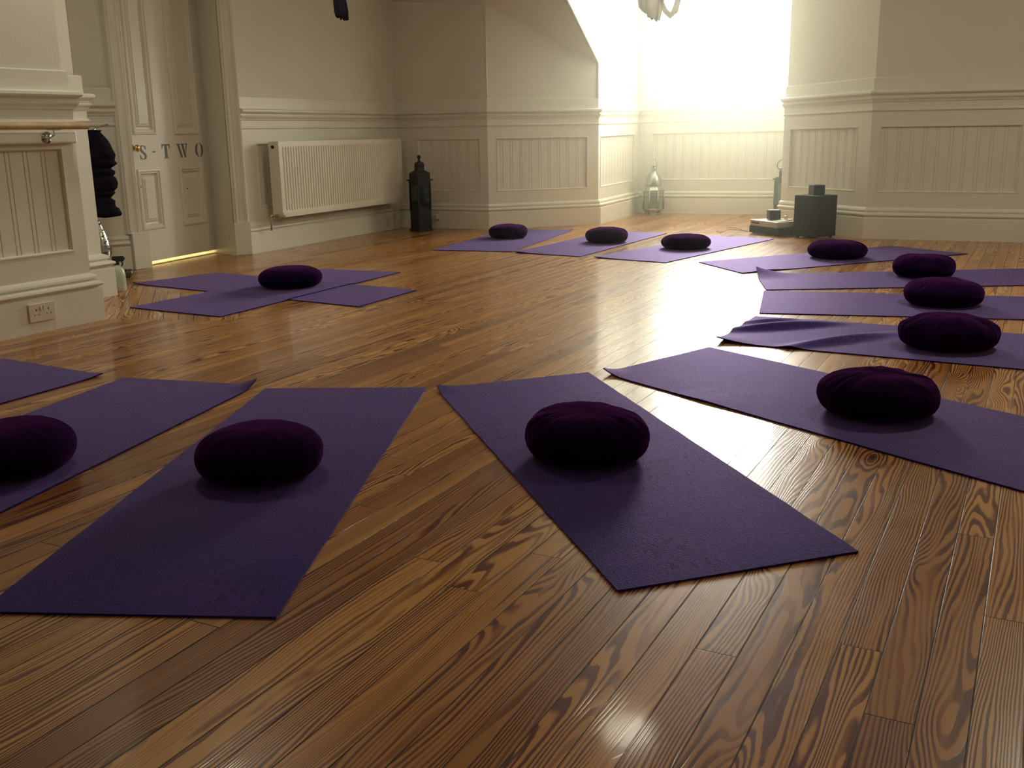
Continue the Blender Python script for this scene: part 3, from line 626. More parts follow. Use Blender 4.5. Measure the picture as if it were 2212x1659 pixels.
# ------------------------------------------------------------------ yoga mats
def quadpt(q, s, t):
    a, b_, c, d = q; return (a*(1-s) + b_*s)*(1-t) + (d*(1-s) + c*s)*t
def yoga_mat(q, label, seed, curls=(), folds=(), z0=0.0, over=None, ns=20, nt=52):
    q = [Vector(p) for p in q]; cen = sum(q, Vector((0, 0)))/4; top = []; 
    for j in range(nt+1):
        for i in range(ns+1):
            s, t = i/ns, j/nt; p = quadpt(q, s, t); z = 0.0
            for cs, ct, hgt, rad in curls:       # corner or edge lifting off the floor
                cp = quadpt(q, cs, ct); d = (p-cp).length; z += hgt*max(0, 1-d/rad)**2
            for (s_a, t_a), (s_b, t_b), hgt, wd in folds:
                pa, pb = quadpt(q, s_a, t_a), quadpt(q, s_b, t_b); dv = pb-pa; tt = max(0, min(1, (p-pa).dot(dv)/dv.length_squared)); d = (p-(pa+dv*tt)).length
                z += hgt*math.exp(-(d/wd)**2)*math.sin(PI*min(1, .15+tt*.85))
            z += .0006*noise.noise(Vector((p.x*3, p.y*3, seed)))
            if over: z += over(p)
            e = .0022*noise.noise(Vector((t*14, seed*3.1, 1.0 if i == 0 else 2.0))) if i in (0, ns) else 0
            top.append(Vector((p.x-cen.x+e, p.y-cen.y+e*.5, z0+.0052+max(0, z))))
    bot = [Vector((v.x, v.y, v.z-.0050)) for v in top]; N = (ns+1)*(nt+1)
    fs = []
    for j in range(nt):
        for i in range(ns):
            a = j*(ns+1)+i; fs.append((a, a+1, a+ns+2, a+ns+1)); fs.append((N+a, N+a+ns+1, N+a+ns+2, N+a+1))
    bd = [i for i in range(ns+1)] + [(j)*(ns+1)+ns for j in range(1, nt+1)] + [nt*(ns+1)+i for i in range(ns-1, -1, -1)] + [j*(ns+1) for j in range(nt-1, 0, -1)]
    for k in range(len(bd)):
        a, b_ = bd[k], bd[(k+1) % len(bd)]; fs.append((a, N+a, N+b_, b_))
    o = link('yoga_mat', top+bot, fs, MATM, smooth=True, loc=(cen.x, cen.y, 0))
    bm = bmesh.new(); bm.from_mesh(o.data); bmesh.ops.recalc_face_normals(bm, faces=bm.faces)
    for e in bm.edges:
        if len(e.link_faces) == 2 and e.calc_face_angle(0) > .8: e.smooth = False
    bm.to_mesh(o.data); bm.free()
    return tag(o, label, 'yoga mat', 'purple yoga mats laid out around the floor')
MATS = [
 (((-.61, 8.097), (.025, 7.905), (.595, 9.565), (0.0, 9.75)), 'purple yoga mat by the far wall, left end of the far row of three', [(1, 1, .012, .2)], []),
 (((.032, 7.842), (.521, 7.502), (1.399, 9.11), (.93, 9.45)), 'purple yoga mat in the middle of the far row of three', [(0, 0, .008, .3)], []),
 (((.614, 7.432), (1.083, 7.069), (2.197, 8.492), (1.728, 8.855)), 'pale sunlit yoga mat pointing at the white and black audio units', [(0, 0, .006, .3)], []),
 (((1.313, 7.063), (1.480, 6.469), (3.271, 7.274), (2.934, 7.845)), 'lilac yoga mat closest to the right-hand wall, whole far end visible', [(1, .1, .010, .25)], []),
 (((1.551, 6.40), (1.460, 5.765), (3.24, 5.77), (3.33, 6.46)), 'pale purple yoga mat with one near corner curling up off the floor', [(0, 0, .050, .28)], []),
 (((1.439, 5.732), (1.242, 5.021), (2.97, 4.59), (3.155, 5.26)), 'flat straight-ended mauve yoga mat between the curled-corner mat and the wrinkled mat', [], []),
 (((1.202, 4.932), (.890, 4.333), (2.424, 3.43), (2.777, 4.10)), 'wrinkled mauve yoga mat with creases across its inner end, at right', [(1, 0, .022, .22)], [((.60, .0), (.02, .26), .028, .040), ((.98, .18), (.22, .40), .024, .040), ((.30, .0), (.0, .12), .014, .03)]),
 (((.838, 4.22), (.349, 3.779), (1.355, 2.31), (1.844, 2.75)), 'large scuffed purple yoga mat running off the right edge in the foreground', [(1, 0, .020, .12), (1, .3, .004, .3)], []),
 (((-.275, 3.583), (.293, 3.795), (.748, 2.060), (.205, 1.886)), 'whole purple yoga mat in the front centre with stains near its closest end', [(0, 0, .014, .12)], []),
 (((-.905, 3.625), (-.312, 3.600), (-.462, 1.795), (-1.055, 1.840)), 'dark blue-purple yoga mat at front left, nearest end fully in view', [], []),
 (((-1.503, 3.838), (-.949, 3.68), (-1.392, 1.955), (-1.98, 2.10)), 'dark navy yoga mat cut by the left edge, with one curled far corner', [(1, 0, .024, .12)], []),
 (((-2.147, 4.229), (-1.605, 3.892), (-2.37, 2.28), (-2.91, 2.62)), 'corner of a dark navy yoga mat at the far left edge, no cushion on it', [(1, 0, .008, .12)], []),
 (((-2.41, 6.47), (-2.00, 6.94), (-.555, 5.985), (-.82, 5.425)), 'lower purple mat of the crossed pair near the door, lying underneath', [(0, 0, .006, .2)], []),
]
for i, (q_, lab, cu, fo) in enumerate(MATS):
    yoga_mat(q_, lab, i*7.3+1, cu, fo, ns=60 if fo else 20, nt=150 if fo else 52)
UQ = [Vector(p) for p in MATS[-1][0]]
def over_u(p):
    """height of the mat underneath, with a soft step at its edges"""
    d = 9
    for k in range(4):
        a, b_ = UQ[k], UQ[(k+1) % 4]; e = (b_-a).normalized(); d = min(d, (p-a).dot(Vector((e.y, -e.x))))
    return .0056*max(0, min(1, (d+.05)/.05))
yoga_mat(((-2.087, 5.527), (-1.497, 5.180), (-.735, 6.80), (-1.300, 7.03)), 'upper purple mat of the crossed pair near the door, with a round cushion', 91.0, [], [], over=over_u)

# ------------------------------------------------------------------ cushions
def cushion(x, y, R, Hh, label, seed, rz=0.0, z0=.0062, pl=.5):
    prof = [(0, 0), (.45, 0), (.72, .004), (.84, .045), (.92, .13), (.97, .25), (.995, .38), (1.0, .48), (.985, .58), (.95, .68), (.89, .77), (.81, .85), (.70, .92), (.57, .965), (.42, .99), (.28, 1.0), (.13, 1.0), (0, 1.0)]
    n_ = 120; vs = []; fs = []; rnd = random.Random(seed)
    ph = [rnd.uniform(0, 6.28) for _ in range(4)]
    creases = [(rnd.uniform(0, 2*PI), rnd.uniform(.10, .28), rnd.uniform(.5, 1.0), rnd.uniform(.72, .98)) for _ in range(11)]
    for i, (r, z) in enumerate(prof):
        for k in range(n_):
            a = 2*PI*k/n_; dx, dy = math.cos(a), math.sin(a)
            lump = 1 + .022*math.sin(2*a+ph[0]) + .014*math.sin(3*a+ph[1])
            edge = max(0, 1-abs(r-.95)/.3)
            rr = R*(r*lump + edge*pl*(.020*noise.noise(Vector((dx*3.2, dy*3.2, seed+z*1.5))) + .004*math.sin(31*a + 2*math.sin(3*a+ph[2]))))
            zz_ = z
            if z > .35:
                dz = .075*noise.noise(Vector((dx*r*1.8, dy*r*1.8, seed))) + .030*noise.noise(Vector((dx*r*5, dy*r*5, seed+9)))
                for ca, cw, cd, cl_ in creases:      # irregular radial tucks running in from the seam
                    da = (a-ca+PI) % (2*PI)-PI; inn = max(0, 1-abs(r-cl_)/.30)
                    dz += -.060*cd*math.exp(-(da/(cw*.22))**2)*inn + .030*cd*math.exp(-((da-cw*.5)/(cw*.5))**2)*inn
                zz_ += pl*dz
            vs.append((rr*dx, rr*dy, max(0, Hh*zz_)))
    m_ = len(prof)
    for i in range(m_-1):
        for k in range(n_): fs.append((i*n_+k, i*n_+(k+1) % n_, (i+1)*n_+(k+1) % n_, (i+1)*n_+k))
    me = bpy.data.meshes.new('meditation_cushion'); me.from_pydata(vs, [], fs)
    bm = bmesh.new(); bm.from_mesh(me); bmesh.ops.remove_doubles(bm, verts=bm.verts, dist=1e-5); bm.to_mesh(me); bm.free()
    for p_ in me.polygons: p_.use_smooth = True
    me.materials.append(CUSH)
    o = bpy.data.objects.new('meditation_cushion', me); C.objects.link(o); o.location = (x, y, z0); o.rotation_euler = (0, 0, rz)
    md = o.modifiers.new('sub', 'SUBSURF'); md.levels = 1; md.render_levels = 1
    tag(o, label, 'cushion', 'round dark purple meditation cushions on the mats')
    return o
CUSHIONS = [
 (-.010, 8.950, .170, .115, 'round plum cushion on the far mat, nearest the dormer corner', 11, 1.0),
 (.804, 8.454, .179, .120, 'round plum cushion on the middle mat of the far row', 12, 1.0),
 (1.364, 7.911, .189, .107, 'round greyish cushion on the pale sunlit mat near the audio units', 13, .6),
 (2.308, 7.188, .203, .117, 'rosy-topped round cushion on the lilac mat nearest the right wall', 14, 1.2),
 (2.526, 6.191, .186, .132, 'round cushion on the curled-corner mat, partly hidden by the one in front', 15, 1.3),
 (2.223, 5.184, .197, .128, 'round cushion on the flat mauve mat, second of the overlapping trio at right', 16, 1.3),
 (1.815, 4.144, .194, .130, 'round cushion with folded top on the wrinkled mat at right', 17, 2.2),
 (1.177, 3.166, .186, .132, 'large dark cushion with creased top on the scuffed right foreground mat', 18, 1.5),
 (.207, 2.757, .173, .137, 'dark plum-topped cushion on the centre foreground mat', 19, 1.0),
 (-.692, 2.659, .169, .130, 'near-black cushion on the front left navy mat, wholly in view', 20, .6),
 (-1.405, 2.735, .172, .130, 'near-black cushion cut off by the left edge of the picture', 21, .6),
 (-1.339, 6.177, .190, .120, 'smooth black cushion on the crossed mats near the door', 22, .3),
]
for x, y, R, Hh, lab, sd, pl in CUSHIONS:
    cushion(x, y, R, Hh, lab, sd, rz=sd*1.7, pl=pl*.75, z0=.0125 if sd == 22 else .0062)

# ------------------------------------------------------------------ tall black lantern
def black_lantern(name, loc, rz, W, HT, label, metal, glassm, ring=False):
    t = empty(name, loc, rz, label, 'lantern'); h = W/2
    MB().box(-h*1.08, h*1.08, -h*1.08, h*1.08, 0, .022*HT/.7).box(-h*.98, h*.98, -h*.98, h*.98, .02*HT/.7, .19*HT/.7).build('base', metal, t, bevel=.002)
    zb_, zt_ = .19*HT/.7, .44*HT/.7
    for sx in (-1, 1):
        for sy in (-1, 1):
            MB().box(sx*h*.94-h*.08, sx*h*.94+h*.08, sy*h*.94-h*.08, sy*h*.94+h*.08, zb_, zt_+.05*HT/.7).build('corner_post', metal, t)
    mb_ = MB(); mt_ = MB()
    for a in range(4):
        M_ = Matrix.Rotation(a*PI/2, 4, 'Z')
        mb_.box(-h*.93, h*.93, -h*.96, -h*.90, zb_, zb_+.012, M_); mt_.box(-h*.93, h*.93, -h*.96, -h*.90, zt_-.004, zt_+.05*HT/.7, M_)
        if not ring:
            n_ = 7
            for k in range(n_): mb_.box(-h*.86+k*h*1.72/n_, -h*.86+(k+.55)*h*1.72/n_, -h*.95, -h*.91, zb_+.01, zb_+.022, M_)
    mb_.build('lower_frame', metal, t); mt_.build('upper_frame', metal, t)
    for a in range(4):
        MB().box(-h*.86, h*.86, -h*.925, -h*.915, zb_+.006, zt_, Matrix.Rotation(a*PI/2, 4, 'Z')).build('pane', glassm, t)
    z1_ = zt_+.05*HT/.7; s_ = HT/.7
    r = MB().box(-h*1.22, h*1.22, -h*1.22, h*1.22, z1_-.012*s_, z1_)
    prof = [(.96, 0), (.96, .045), (.99, .050), (.96, .058), (.72, .072), (.50, .082), (.44, .092), (.44, .130), (.50, .134), (.44, .140), (.40, .155), (.28, .160), (.16, .165)]
    if ring: prof = [(.90, 0), (.86, .012), (.50, .020), (.50, .075), (.55, .080), (.30, .110), (.10, .118)]
    vs = []; 
    for pr_, z in prof:
        for sx, sy in ((-1, -1), (1, -1), (1, 1), (-1, 1)): vs.append((sx*h*pr_, sy*h*pr_, z1_+z*s_))
    fs = [(i*4+k, i*4+(k+1) % 4, (i+1)*4+(k+1) % 4, (i+1)*4+k) for i in range(len(prof)-1) for k in range(4)] + [tuple((len(prof)-1)*4+k for k in range(4))]
    r.add(vs, fs); r.build('roof', metal, t)
    zt2 = z1_ + prof[-1][1]*s_
    if ring:
        pts = [(.062*math.cos(a)*s_, .016*math.sin(a)*s_, zt2+.052*s_+.062*math.sin(a)*s_) for a in [k*2*PI/28 for k in range(28)]]
        M_ = Matrix.Translation((-.03, 0, 0)) @ Matrix.Rotation(.7, 4, 'Z') @ Matrix.Rotation(.75, 4, 'X'); 
        MB().tube([M_ @ (Vector(p_)-Vector((0, 0, zt2))) + Vector((0, 0, zt2)) for p_ in pts], .004, 8, closed=True).build('ring_handle', metal, t, smooth=True)
    else:
        MB().lathe([(.018*s_, 0), (.010*s_, .010), (.009*s_, .022*s_), (.018*s_, .034*s_), (.019*s_, .044*s_), (.012*s_, .058*s_), (.0, .062*s_)], 16, cap=False, M=Matrix.Translation((0, 0, zt2))).build('finial', metal, t, smooth=True)
        MB().tube([(-h*.45, 0, z1_+.135*s_), (-h*.62, -.01, z1_+.115*s_), (-h*.92, -.02, z1_+.080*s_), (-h*.98, -.022, z1_+.064*s_), (-h*.80, -.02, z1_+.060*s_)], .005, 8).build('handle', metal, t, smooth=True)
    return t
black_lantern('floor_lantern', (-.838, 9.790, 0), math.radians(38), .148, .69, 'tall black metal lantern with a finial in the corner beside the radiator', BLACKM, DGLASS)
black_lantern('floor_lantern', (2.690, 10.15, 0), math.radians(-25), .140, .60, 'narrow dark lantern with ring handle half hidden behind the right pier', GREYM, LGLASS, ring=True)

# ------------------------------------------------------------------ silver moroccan lantern in the window corner
t = empty('moroccan_lantern', (1.570, 11.22, 0), .3, 'silver moroccan lantern with green glass sides standing in the window corner', 'lantern')
NS = 8
def octo(prof): 
    m_ = MB(); m_.lathe(prof, NS, cap=False); return m_
for k in range(4):
    a = k*PI/2 + .4; MB().box(-.022, .022, -.014, .014, 0, .032, Matrix.Translation((.088*math.cos(a), .088*math.sin(a), 0)) @ Matrix.Rotation(a, 4, 'Z')).build('foot', SILVER, t, bevel=.003)
octo([(.0, .028), (.085, .028), (.100, .036), (.118, .055), (.122, .066), (.118, .072), (.0, .072)]).build('base', SILVER, t)
mb = MB()
for k in range(NS):
    a = 2*PI*k/NS; mb.tube([(.120*math.cos(a), .120*math.sin(a), .068), (.122*math.cos(a), .122*math.sin(a), .262)], .006, 8)
    # horseshoe arch strip at the top of every pane
    b_ = a + PI/NS; c_ = Vector((math.cos(b_), math.sin(b_), 0))*.112; tdir = Vector((-math.sin(b_), math.cos(b_), 0))
    pts = [c_ + tdir*(.040*math.cos(x_)) + Vector((0, 0, .222+.030*math.sin(x_))) for x_ in [PI*j/8 for j in range(9)]]
    mb.tube([c_ + tdir*.036 + Vector((0, 0, .075))] + pts + [c_ - tdir*.036 + Vector((0, 0, .075))], .0035, 6)
mb.build('frame', SILVER, t, smooth=True)
mb = MB(); R_ = .118
for k in range(NS):
    a, b_ = 2*PI*k/NS, 2*PI*(k+1)/NS; mb.add([(R_*math.cos(a), R_*math.sin(a), .070), (R_*math.cos(b_), R_*math.sin(b_), .070), (R_*math.cos(b_), R_*math.sin(b_), .262), (R_*math.cos(a), R_*math.sin(a), .262)], [(0, 1, 2, 3)])
mb.build('glass_sides', LGLASS, t)
octo([(.122, .258), (.126, .266), (.112, .284), (.098, .298), (.094, .312), (.100, .318), (.100, .328), (.090, .332)]).build('shoulder', SILVER, t)
MB().lathe([(.092, .328), (.093, .345), (.088, .375), (.074, .405), (.054, .430), (.040, .448), (.033, .465), (.031, .485), (.035, .492), (.032, .498), (.032, .512), (.037, .518), (.034, .526), (.0, .528)], 28, cap=False).build('dome', SILVER, t, smooth=True)
MB().tube([(.034*math.cos(x_), 0, .522+.070*math.sin(x_)) for x_ in [PI*j/16 for j in range(17)]], .0030, 8).build('handle', SILVER, t, smooth=True)

# ------------------------------------------------------------------ speaker group
bd_ = V2((2.741, 8.593)) - V2((2.535, 8.452)); ba = math.atan2(bd_.y, bd_.x)
t = empty('subwoofer', (2.535, 8.452, 0), ba, 'large black cube subwoofer on the floor against the right pier', 'speaker')
MB().box(0, .245, .0, .245, .012, .350).build('cabinet', BOXM, t, bevel=.004)
for sx in (.03, .215):
    for sy in (.03, .215): MB().lathe([(.014, 0), (.014, .013)], 12, sx, sy).build('foot', HOLE, t)
MB().box(.012, .233, -.004, .002, .03, .335).build('grille', BOXM, t, bevel=.003)
def cube_speaker(loc, rz, s_, hh, label):
    o = empty('cube_speaker', loc, rz, label, 'speaker', 'small black cube speakers')
    MB().box(-s_/2, s_/2, -s_/2, s_/2, 0, hh).build('cabinet', CUBEM, o, bevel=.004)
    MB().box(-s_/2+.006, s_/2-.006, -s_/2-.004, -s_/2+.001, .006, hh-.006).build('grille', BOXM, o, bevel=.003)
cube_speaker((2.575, 8.640, .350), ba-.42, .100, .083, 'small black cube speaker on top of the large black subwoofer')
cube_speaker((2.318, 9.005, .121), .05, .098, .083, 'small black cube speaker on top of the silver player')
af = (V2((2.284, 8.71)) - V2((2.122, 9.066))).normalized(); aa = math.atan2(af.y, af.x)
t = empty('amplifier', (2.122, 9.066, 0), aa, 'low black amplifier box on the floor under the silver player', 'amplifier')
MB().box(0, .395, .0, .22, .008, .068).build('case', CUBEM, t, bevel=.003)
MB().box(.01, .385, -.003, .001, .014, .062).build('front_panel', BOXM, t, bevel=.002)
for sx in (.03, .36):
    for sy in (.03, .19): MB().lathe([(.012, 0), (.012, .009)], 12, sx, sy).build('foot', HOLE, t)
t = empty('disc_player', (2.122, 9.066, .068), aa, 'slim silver disc player stacked on the black amplifier', 'player')
MB().box(.004, .375, .004, .27, .0, .050).build('case', ALUM, t, bevel=.004)
MB().box(.035, .130, -.0, .005, .020, .034).build('disc_tray', RADD, t, bevel=.001)
MB().box(.20, .34, -.0, .005, .022, .030).build('display', ALUM, t, bevel=.001)
z3 = .118
def along(s, d): q = V2((2.122, 9.066)) + af*s - nrm(af)*d; return q
q = along(.24, .20)
o = MB().lathe([(0, 0), (.055, 0), (.066, .006), (.068, .009), (.060, .007), (0, .004)], 24, cap=False).build('saucer', PAPER, smooth=True, loc=(q.x, q.y, z3)); tag(o, 'small pale saucer lying on the silver player', 'saucer')
q2_ = along(.31, .10)
o = MB().box(-.05, .05, -.035, .035, 0, .006).build('leaflet', PAPER, loc=(q2_.x, q2_.y, z3)); o.rotation_euler = (0, 0, .4); tag(o, 'small pale leaflet on the front corner of the silver player', 'paper')
o = MB().lathe([(0, 0), (.016, 0), (.020, .012), (.018, .026), (.012, .030), (0, .031)], 16, cap=False).build('tealight_holder', SHELL, smooth=True, loc=(q.x+.005, q.y, z3+.009)); tag(o, 'tiny pale tealight holder on the saucer beside the subwoofer', 'candle')
rnd = random.Random(4)
for k, lab in enumerate(('thin looped grey cable on the floor left of the amplifier, upper loop', 'thin grey cable trailing flat along the floor left of the amplifier')):
    pts = []
    for j in range(15):
        f_ = j/14; pts.append((2.13 - .27*f_ + .01*math.sin(f_*9+k), 9.12 + .10*k - .05*f_ + .10*math.sin(f_*PI)*(1-k*.6), .004 + (.035 if k == 0 else .012)*math.sin(f_*PI)**2))
    o = MB().tube(pts, .0028, 6).build('cable', WIRE, smooth=True); tag(o, lab, 'cable', 'cables beside the amplifier')

# ------------------------------------------------------------------ alcove things at left
def bundle():
    out = [(295, 222), (299, 218.5), (308, 227), (317, 235), (327, 240.6), (334, 243.6), (346, 250.4), (351, 249.7), (358, 248.4), (365, 254.5), (370, 248.4), (375, 240), (381, 250.4), (388, 249), (390, 245), (395, 251.8), (406, 255.8), (416, 254.5), (423, 247.7), (427, 251), (431, 246.3), (437, 240.9), (444, 251), (449, 249.7), (456, 251.8), (460, 258.5), (471, 265), (476, 262), (478, 245)]
    vs = []; fs = []; n_ = 48; D = 6.72
    rows = []
    for y, x in out:
        z = .903 - (y-298)*D/2235.0; rows.append((max(.03, (x-(196+(y-295)*.13))*D/2235.0), z))
    zs_ = [r[1] for r in rows]; N = 90; R2_ = []
    for k in range(N+1):
        z = zs_[0] + (zs_[-1]-zs_[0])*k/N
        for (ra, za), (rb_, zb2) in zip(rows, rows[1:]):
            if za >= z >= zb2: R2_.append((ra + (rb_-ra)*((za-z)/(za-zb2+1e-9)), z)); break
        else: R2_.append((rows[-1][0], z))
    for k, (r, z) in enumerate(R2_):
        cx = (z-.64)*-.02
        for j in range(n_):
            a = 2*PI*j/n_; w_ = 1 + .10*noise.noise(Vector((math.cos(a)*2, math.sin(a)*2, z*22))) + .05*noise.noise(Vector((math.cos(a)*5, math.sin(a)*5, z*60)))
            if math.cos(a) > .8: w_ = 1
            vs.append((cx + r*w_*math.cos(a), r*.62*w_*math.sin(a), z + .012*noise.noise(Vector((a*1.2, z*9, 3)))*(1-abs(math.cos(a)))))
    m_ = len(R2_)
    for i in range(m_-1):
        for k in range(n_): fs.append((i*n_+k, i*n_+(k+1) % n_, (i+1)*n_+(k+1) % n_, (i+1)*n_+k))
    fs.append(tuple(range(n_))); fs.append(tuple((m_-1)*n_+k for k in range(n_))[::-1])
    t = empty('hanging_cloths', (-2.668, D, .045), 0, 'bunch of black ruffled cloths hanging in the alcove behind the left pier', 'cloth')
    link('gathered_cloth', vs, fs, BUNDLE, t, smooth=True)
    MB().tube([(0, 0, .90), (0, .10, .93), (0, .30, .95)], .006, 8).build('hook', CHROME, t, smooth=True)
bundle()
def perforated():
    t = empty('pierced_lantern', (-2.65, 6.585, 0), 0, 'silver pierced metal lantern mostly hidden behind the left pier', 'lantern')
    n_ = 40; prof = [(.052, .15), (.075, .17), (.080, .20), (.078, .24), (.070, .28), (.058, .32), (.046, .35), (.036, .375), (.030, .39), (.0, .40)]
    mb = MB().lathe(prof, n_, cap=False); mb.build('body', SILVER, t)
    d_ = MB(); rr_ = random.Random(2)
    for k in range(70):
        i = rr_.randrange(1, 8); a = rr_.uniform(0, 2*PI); f_ = rr_.random(); r = prof[i][0]*(1-f_)+prof[i+1][0]*f_; z = prof[i][1]*(1-f_)+prof[i+1][1]*f_
        M_ = Matrix.Rotation(a, 4, 'Z') @ Matrix.Translation((r+.0005, 0, z)); d_.box(-.002, .0015, -.005, .005, -.004, .004, M_)
    o = d_.build('pierced_holes', HOLE, t); o['kind'] = 'stuff'
    MB().lathe([(.06, 0), (.055, .01), (.02, .02), (.018, .13), (.055, .15)], 24).build('stand', SILVER, t, smooth=True)
    MB().lathe([(.0, .39), (.012, .395), (.014, .405), (.0, .415)], 12, cap=False).build('finial', SILVER, t, smooth=True)
perforated()
t = empty('spray_bottle', (-2.385, 6.17, 0), .4, 'pale green spray bottle with black trigger behind the second pier skirting', 'bottle')
MB().lathe([(.0, 0), (.044, 0), (.047, .006), (.047, .10), (.044, .125), (.032, .145), (.018, .155), (.015, .165)], 28, cap=False).build('body', BOTTLE, t, smooth=True)
mb = MB().lathe([(.018, .160), (.018, .178), (.012, .182)], 16); mb.box(-.022, .045, -.012, .012, .180, .212); mb.box(.040, .052, -.007, .007, .190, .206)
mb.tube([(.03, 0, .182), (.038, 0, .168), (.030, 0, .150)], .005, 8); mb.build('trigger_head', CUBEM, t, bevel=.002)
t = empty('glass_votive', (-2.562, 6.80, 0), 0, 'small green glass votive on the floor at the foot of the door frame', 'candle holder')
MB().lathe([(0, .004), (.022, .004), (.032, .012), (.038, .034), (.036, .052), (.034, .050), (.034, .034), (.028, .014), (0, .010)], 24, cap=False).build('bowl', glass('votive_glass', (.25, .42, .30), .8), t, smooth=True)
MB().lathe([(.018, 0), (.024, .004)], 20).build('foot', HOLE, t, smooth=True)

# ------------------------------------------------------------------ hanging drapes (tail ends come into the top of the picture)
def drape(name, pts, radii, label, material, seed, tail):
    mb = MB(); n_ = 36; vs = []; fs = []; m_ = len(pts)
    for i, (p_, r) in enumerate(zip(pts, radii)):
        for k in range(n_):
            a = 2*PI*k/n_; w_ = 1 + .22*math.sin(7*a+seed) + .12*math.sin(11*a+seed*2)
            dz = tail[0]*math.sin(a+seed) + .012*noise.noise(Vector((a*3, seed, 1))) + .008*math.sin(9*a) if i == 0 else 0
            vs.append((p_[0]+r*w_*math.cos(a), p_[1]+r*w_*.55*math.sin(a), p_[2]+dz))
    for i in range(m_-1):
        for k in range(n_): fs.append((i*n_+k, i*n_+(k+1) % n_, (i+1)*n_+(k+1) % n_, (i+1)*n_+k))
    fs.append(tuple(range(n_))[::-1]); mb.add(vs, fs)
    t = empty(name, (pts[-1][0], pts[-1][1], H), 0, label, 'drape'); 
    o = mb.build('gathered_cloth', material, t, smooth=True); o.matrix_parent_inverse = Matrix.Translation(t.location).inverted()
    o2 = MB().lathe([(.04, H-.012), (.03, H-.03), (.008, H-.05)], 16, pts[-1][0], pts[-1][1]).build('ceiling_hook', CHROME, t, smooth=True); o2.matrix_parent_inverse = Matrix.Translation(t.location).inverted()
    return t
drape('hanging_drape', [(-1.065, 7.0, 1.640), (-1.068, 7.0, 1.68), (-1.078, 7.0, 1.78), (-1.085, 7.0, 2.2), (-1.09, 7.0, 2.7), (-1.09, 7.0, H-.02)], [.034, .037, .033, .030, .026, .016],
      'dark navy gathered drape hanging from above, in front of the radiator wall', DRAPE, 1.0, (-.016,))
t2 = drape('hanging_drape', [(1.215, 9.0, 1.830), (1.210, 9.0, 1.90), (1.21, 9.0, 1.99), (1.22, 9.0, 2.3), (1.24, 9.0, 2.7), (1.24, 9.0, H-.02)], [.060, .085, .095, .075, .05, .02],
      'pale grey gathered drape hanging from above beside the bright window', DRAPE2, 2.4, (-.045,))
lp = MB().tube([(1.27, 9.0, 2.05), (1.300, 9.0, 1.93), (1.335, 9.0, 1.86), (1.375, 9.0, 1.825), (1.415, 9.0, 1.86), (1.44, 9.0, 1.95), (1.45, 9.0, 2.10), (1.40, 9.0, 2.4), (1.28, 9.0, 2.7)], [.020, .018, .022, .026, .028, .026, .026, .024, .02], 10)
o = lp.build('cloth_loop', DRAPE2, t2, smooth=True); o.matrix_parent_inverse = Matrix.Translation(t2.location).inverted()

# ------------------------------------------------------------------ ornaments on the window ledge
def sill(s, z, d): return WP(s, z, d)
p_ = sill(.385, 1.241, -.02)
t = empty('round_ornament', p_, math.atan2(wu.y, wu.x), 'white round spiral dish standing at the left end of the window ledge', 'ornament')
pts = []; rad = []
for j in range(70):
    f_ = j/69; a = -1.2 + f_*3.6*PI; r = .066*(1-f_*.86); pts.append((r*math.cos(a), 0, .078 + r*math.sin(a))); rad.append(.012*(1-f_*.7))
MB().tube(pts, rad, 10).build('spiral', SHELL, t, smooth=True)
MB().lathe([(0, -.006), (.060, -.006), (.062, 0), (.060, .006), (0, .006)], 32, cap=False, M=Matrix.Translation((0, .012, .078)) @ Matrix.Rotation(PI/2, 4, 'X')).build('disc', SHELL, t, smooth=True)
MB().box(-.035, .035, -.015, .02, 0, .018).build('base', SHELL, t, bevel=.003)
p_ = sill(.90, 1.241, -.05)
o = MB().lathe([(0, 0), (.042, 0), (.048, .012), (.044, .05), (.034, .085), (.036, .095), (.030, .093), (.0, .02)], 24, cap=False).build('glass_jar', LGLASS, smooth=True, loc=p_); tag(o, 'faint green glass jar in the middle of the window ledge', 'jar')
p_ = sill(1.50, 1.241, -.04)
t = empty('bird_ornament', p_, .4, 'small bird-like ornament at the right end of the window ledge', 'ornament')
MB().lathe([(0, -.045), (.010, -.036), (.022, -.012), (.024, .010), (.014, .034), (.006, .050), (0, .055)], 16, cap=False, M=Matrix.Translation((0, 0, .036)) @ Matrix.Rotation(PI/2-.4, 4, 'Y')).build('body', SHELL, t, smooth=True)
MB().lathe([(.014, 0), (.016, .004), (.004, .008), (.004, .02)], 12).build('base', SHELL, t, smooth=True)

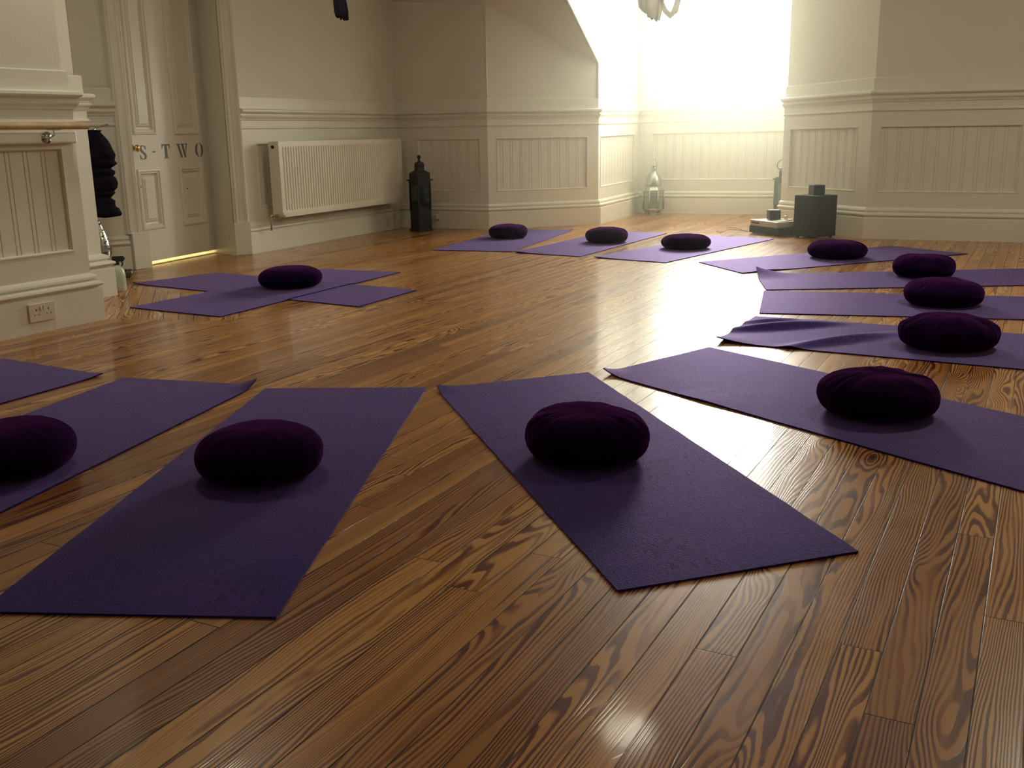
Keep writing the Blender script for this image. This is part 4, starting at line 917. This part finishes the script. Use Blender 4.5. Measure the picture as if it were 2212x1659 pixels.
# ------------------------------------------------------------------ ceiling lamps (above the picture; one is the soft glint on the near boards)
OPAL = mat('opal_diffuser', (.8, .78, .7), .5, var=.02, emit=((1, .9, .68), 2.0))
LAMP_W = 15.0
for (lx, ly, pw_, lab) in ((.72, 5.95, .26, 'round opal ceiling light above the middle of the room'), (3.0, 4.9, 2.6, 'round opal ceiling light nearest the right wall'),
                     (-1.5, 5.0, .9, 'round opal ceiling light nearest the door side'), (.6, 1.2, .2, 'round opal ceiling light above the camera end of the room')):
    t = empty('ceiling_light', (lx, ly, H), 0, lab, 'light', 'opal ceiling lights')
    MB().lathe([(.19, -.03), (.20, -.02), (.20, -.001)], 32).build('base_ring', CHROME, t)
    MB().lathe([(0, -.060), (.08, -.056), (.14, -.045), (.175, -.028), (.18, -.02)], 32, cap=False).build('diffuser', OPAL, t, smooth=True)
    al = bpy.data.lights.new('lamp_bulb', 'AREA'); al.shape = 'DISK'; al.size = .34; al.energy = LAMP_W*pw_; al.color = (1.0, .94, .74)
    ao = bpy.data.objects.new('lamp_bulb', al); C.objects.link(ao); ao.parent = t; ao.location = (0, 0, -.066)

# ------------------------------------------------------------------ scatter volume added to imitate lens glare around the window
HZ = bpy.data.materials.new('window_glare_veil'); HZ.use_nodes = True; n = HZ.node_tree; n.nodes.clear()
ho = n.nodes.new('ShaderNodeOutputMaterial'); hv = n.nodes.new('ShaderNodeVolumeScatter'); hv.inputs['Color'].default_value = (0.90, 1.0, 0.86, 1)
hv.inputs['Anisotropy'].default_value = 0.45; n.links.new(hv.outputs[0], ho.inputs['Volume'])
HC = Vector((2.45, 10.0, 1.95)); HR = 4.2
tg = n.nodes.new('ShaderNodeTexCoord'); vm = n.nodes.new('ShaderNodeVectorMath'); vm.operation = 'LENGTH'; n.links.new(tg.outputs['Object'], vm.inputs[0])
mr = n.nodes.new('ShaderNodeMapRange'); mr.inputs[1].default_value = HR; mr.inputs[2].default_value = 0.3; mr.inputs[3].default_value = 0.0; mr.inputs[4].default_value = 1.0
n.links.new(vm.outputs['Value'], mr.inputs[0])
pw = n.nodes.new('ShaderNodeMath'); pw.operation = 'POWER'; pw.inputs[1].default_value = 1.5; n.links.new(mr.outputs[0], pw.inputs[0])
ml = n.nodes.new('ShaderNodeMath'); ml.operation = 'MULTIPLY'; ml.inputs[1].default_value = 0.16; n.links.new(pw.outputs[0], ml.inputs[0]); n.links.new(ml.outputs[0], hv.inputs['Density'])
bmh = bmesh.new(); bmesh.ops.create_icosphere(bmh, subdivisions=3, radius=HR)
for v in bmh.verts:
    v.co.z = max(-1.97, min(1.07, v.co.z))
meh = bpy.data.meshes.new('glare_volume'); bmh.to_mesh(meh); bmh.free(); meh.materials.append(HZ)
hz_ = bpy.data.objects.new('glare_volume', meh); C.objects.link(hz_); hz_.location = HC; struct(hz_)
cy.volume_bounces = 1; cy.volume_step_rate = 2.0; cy.volume_max_steps = 64
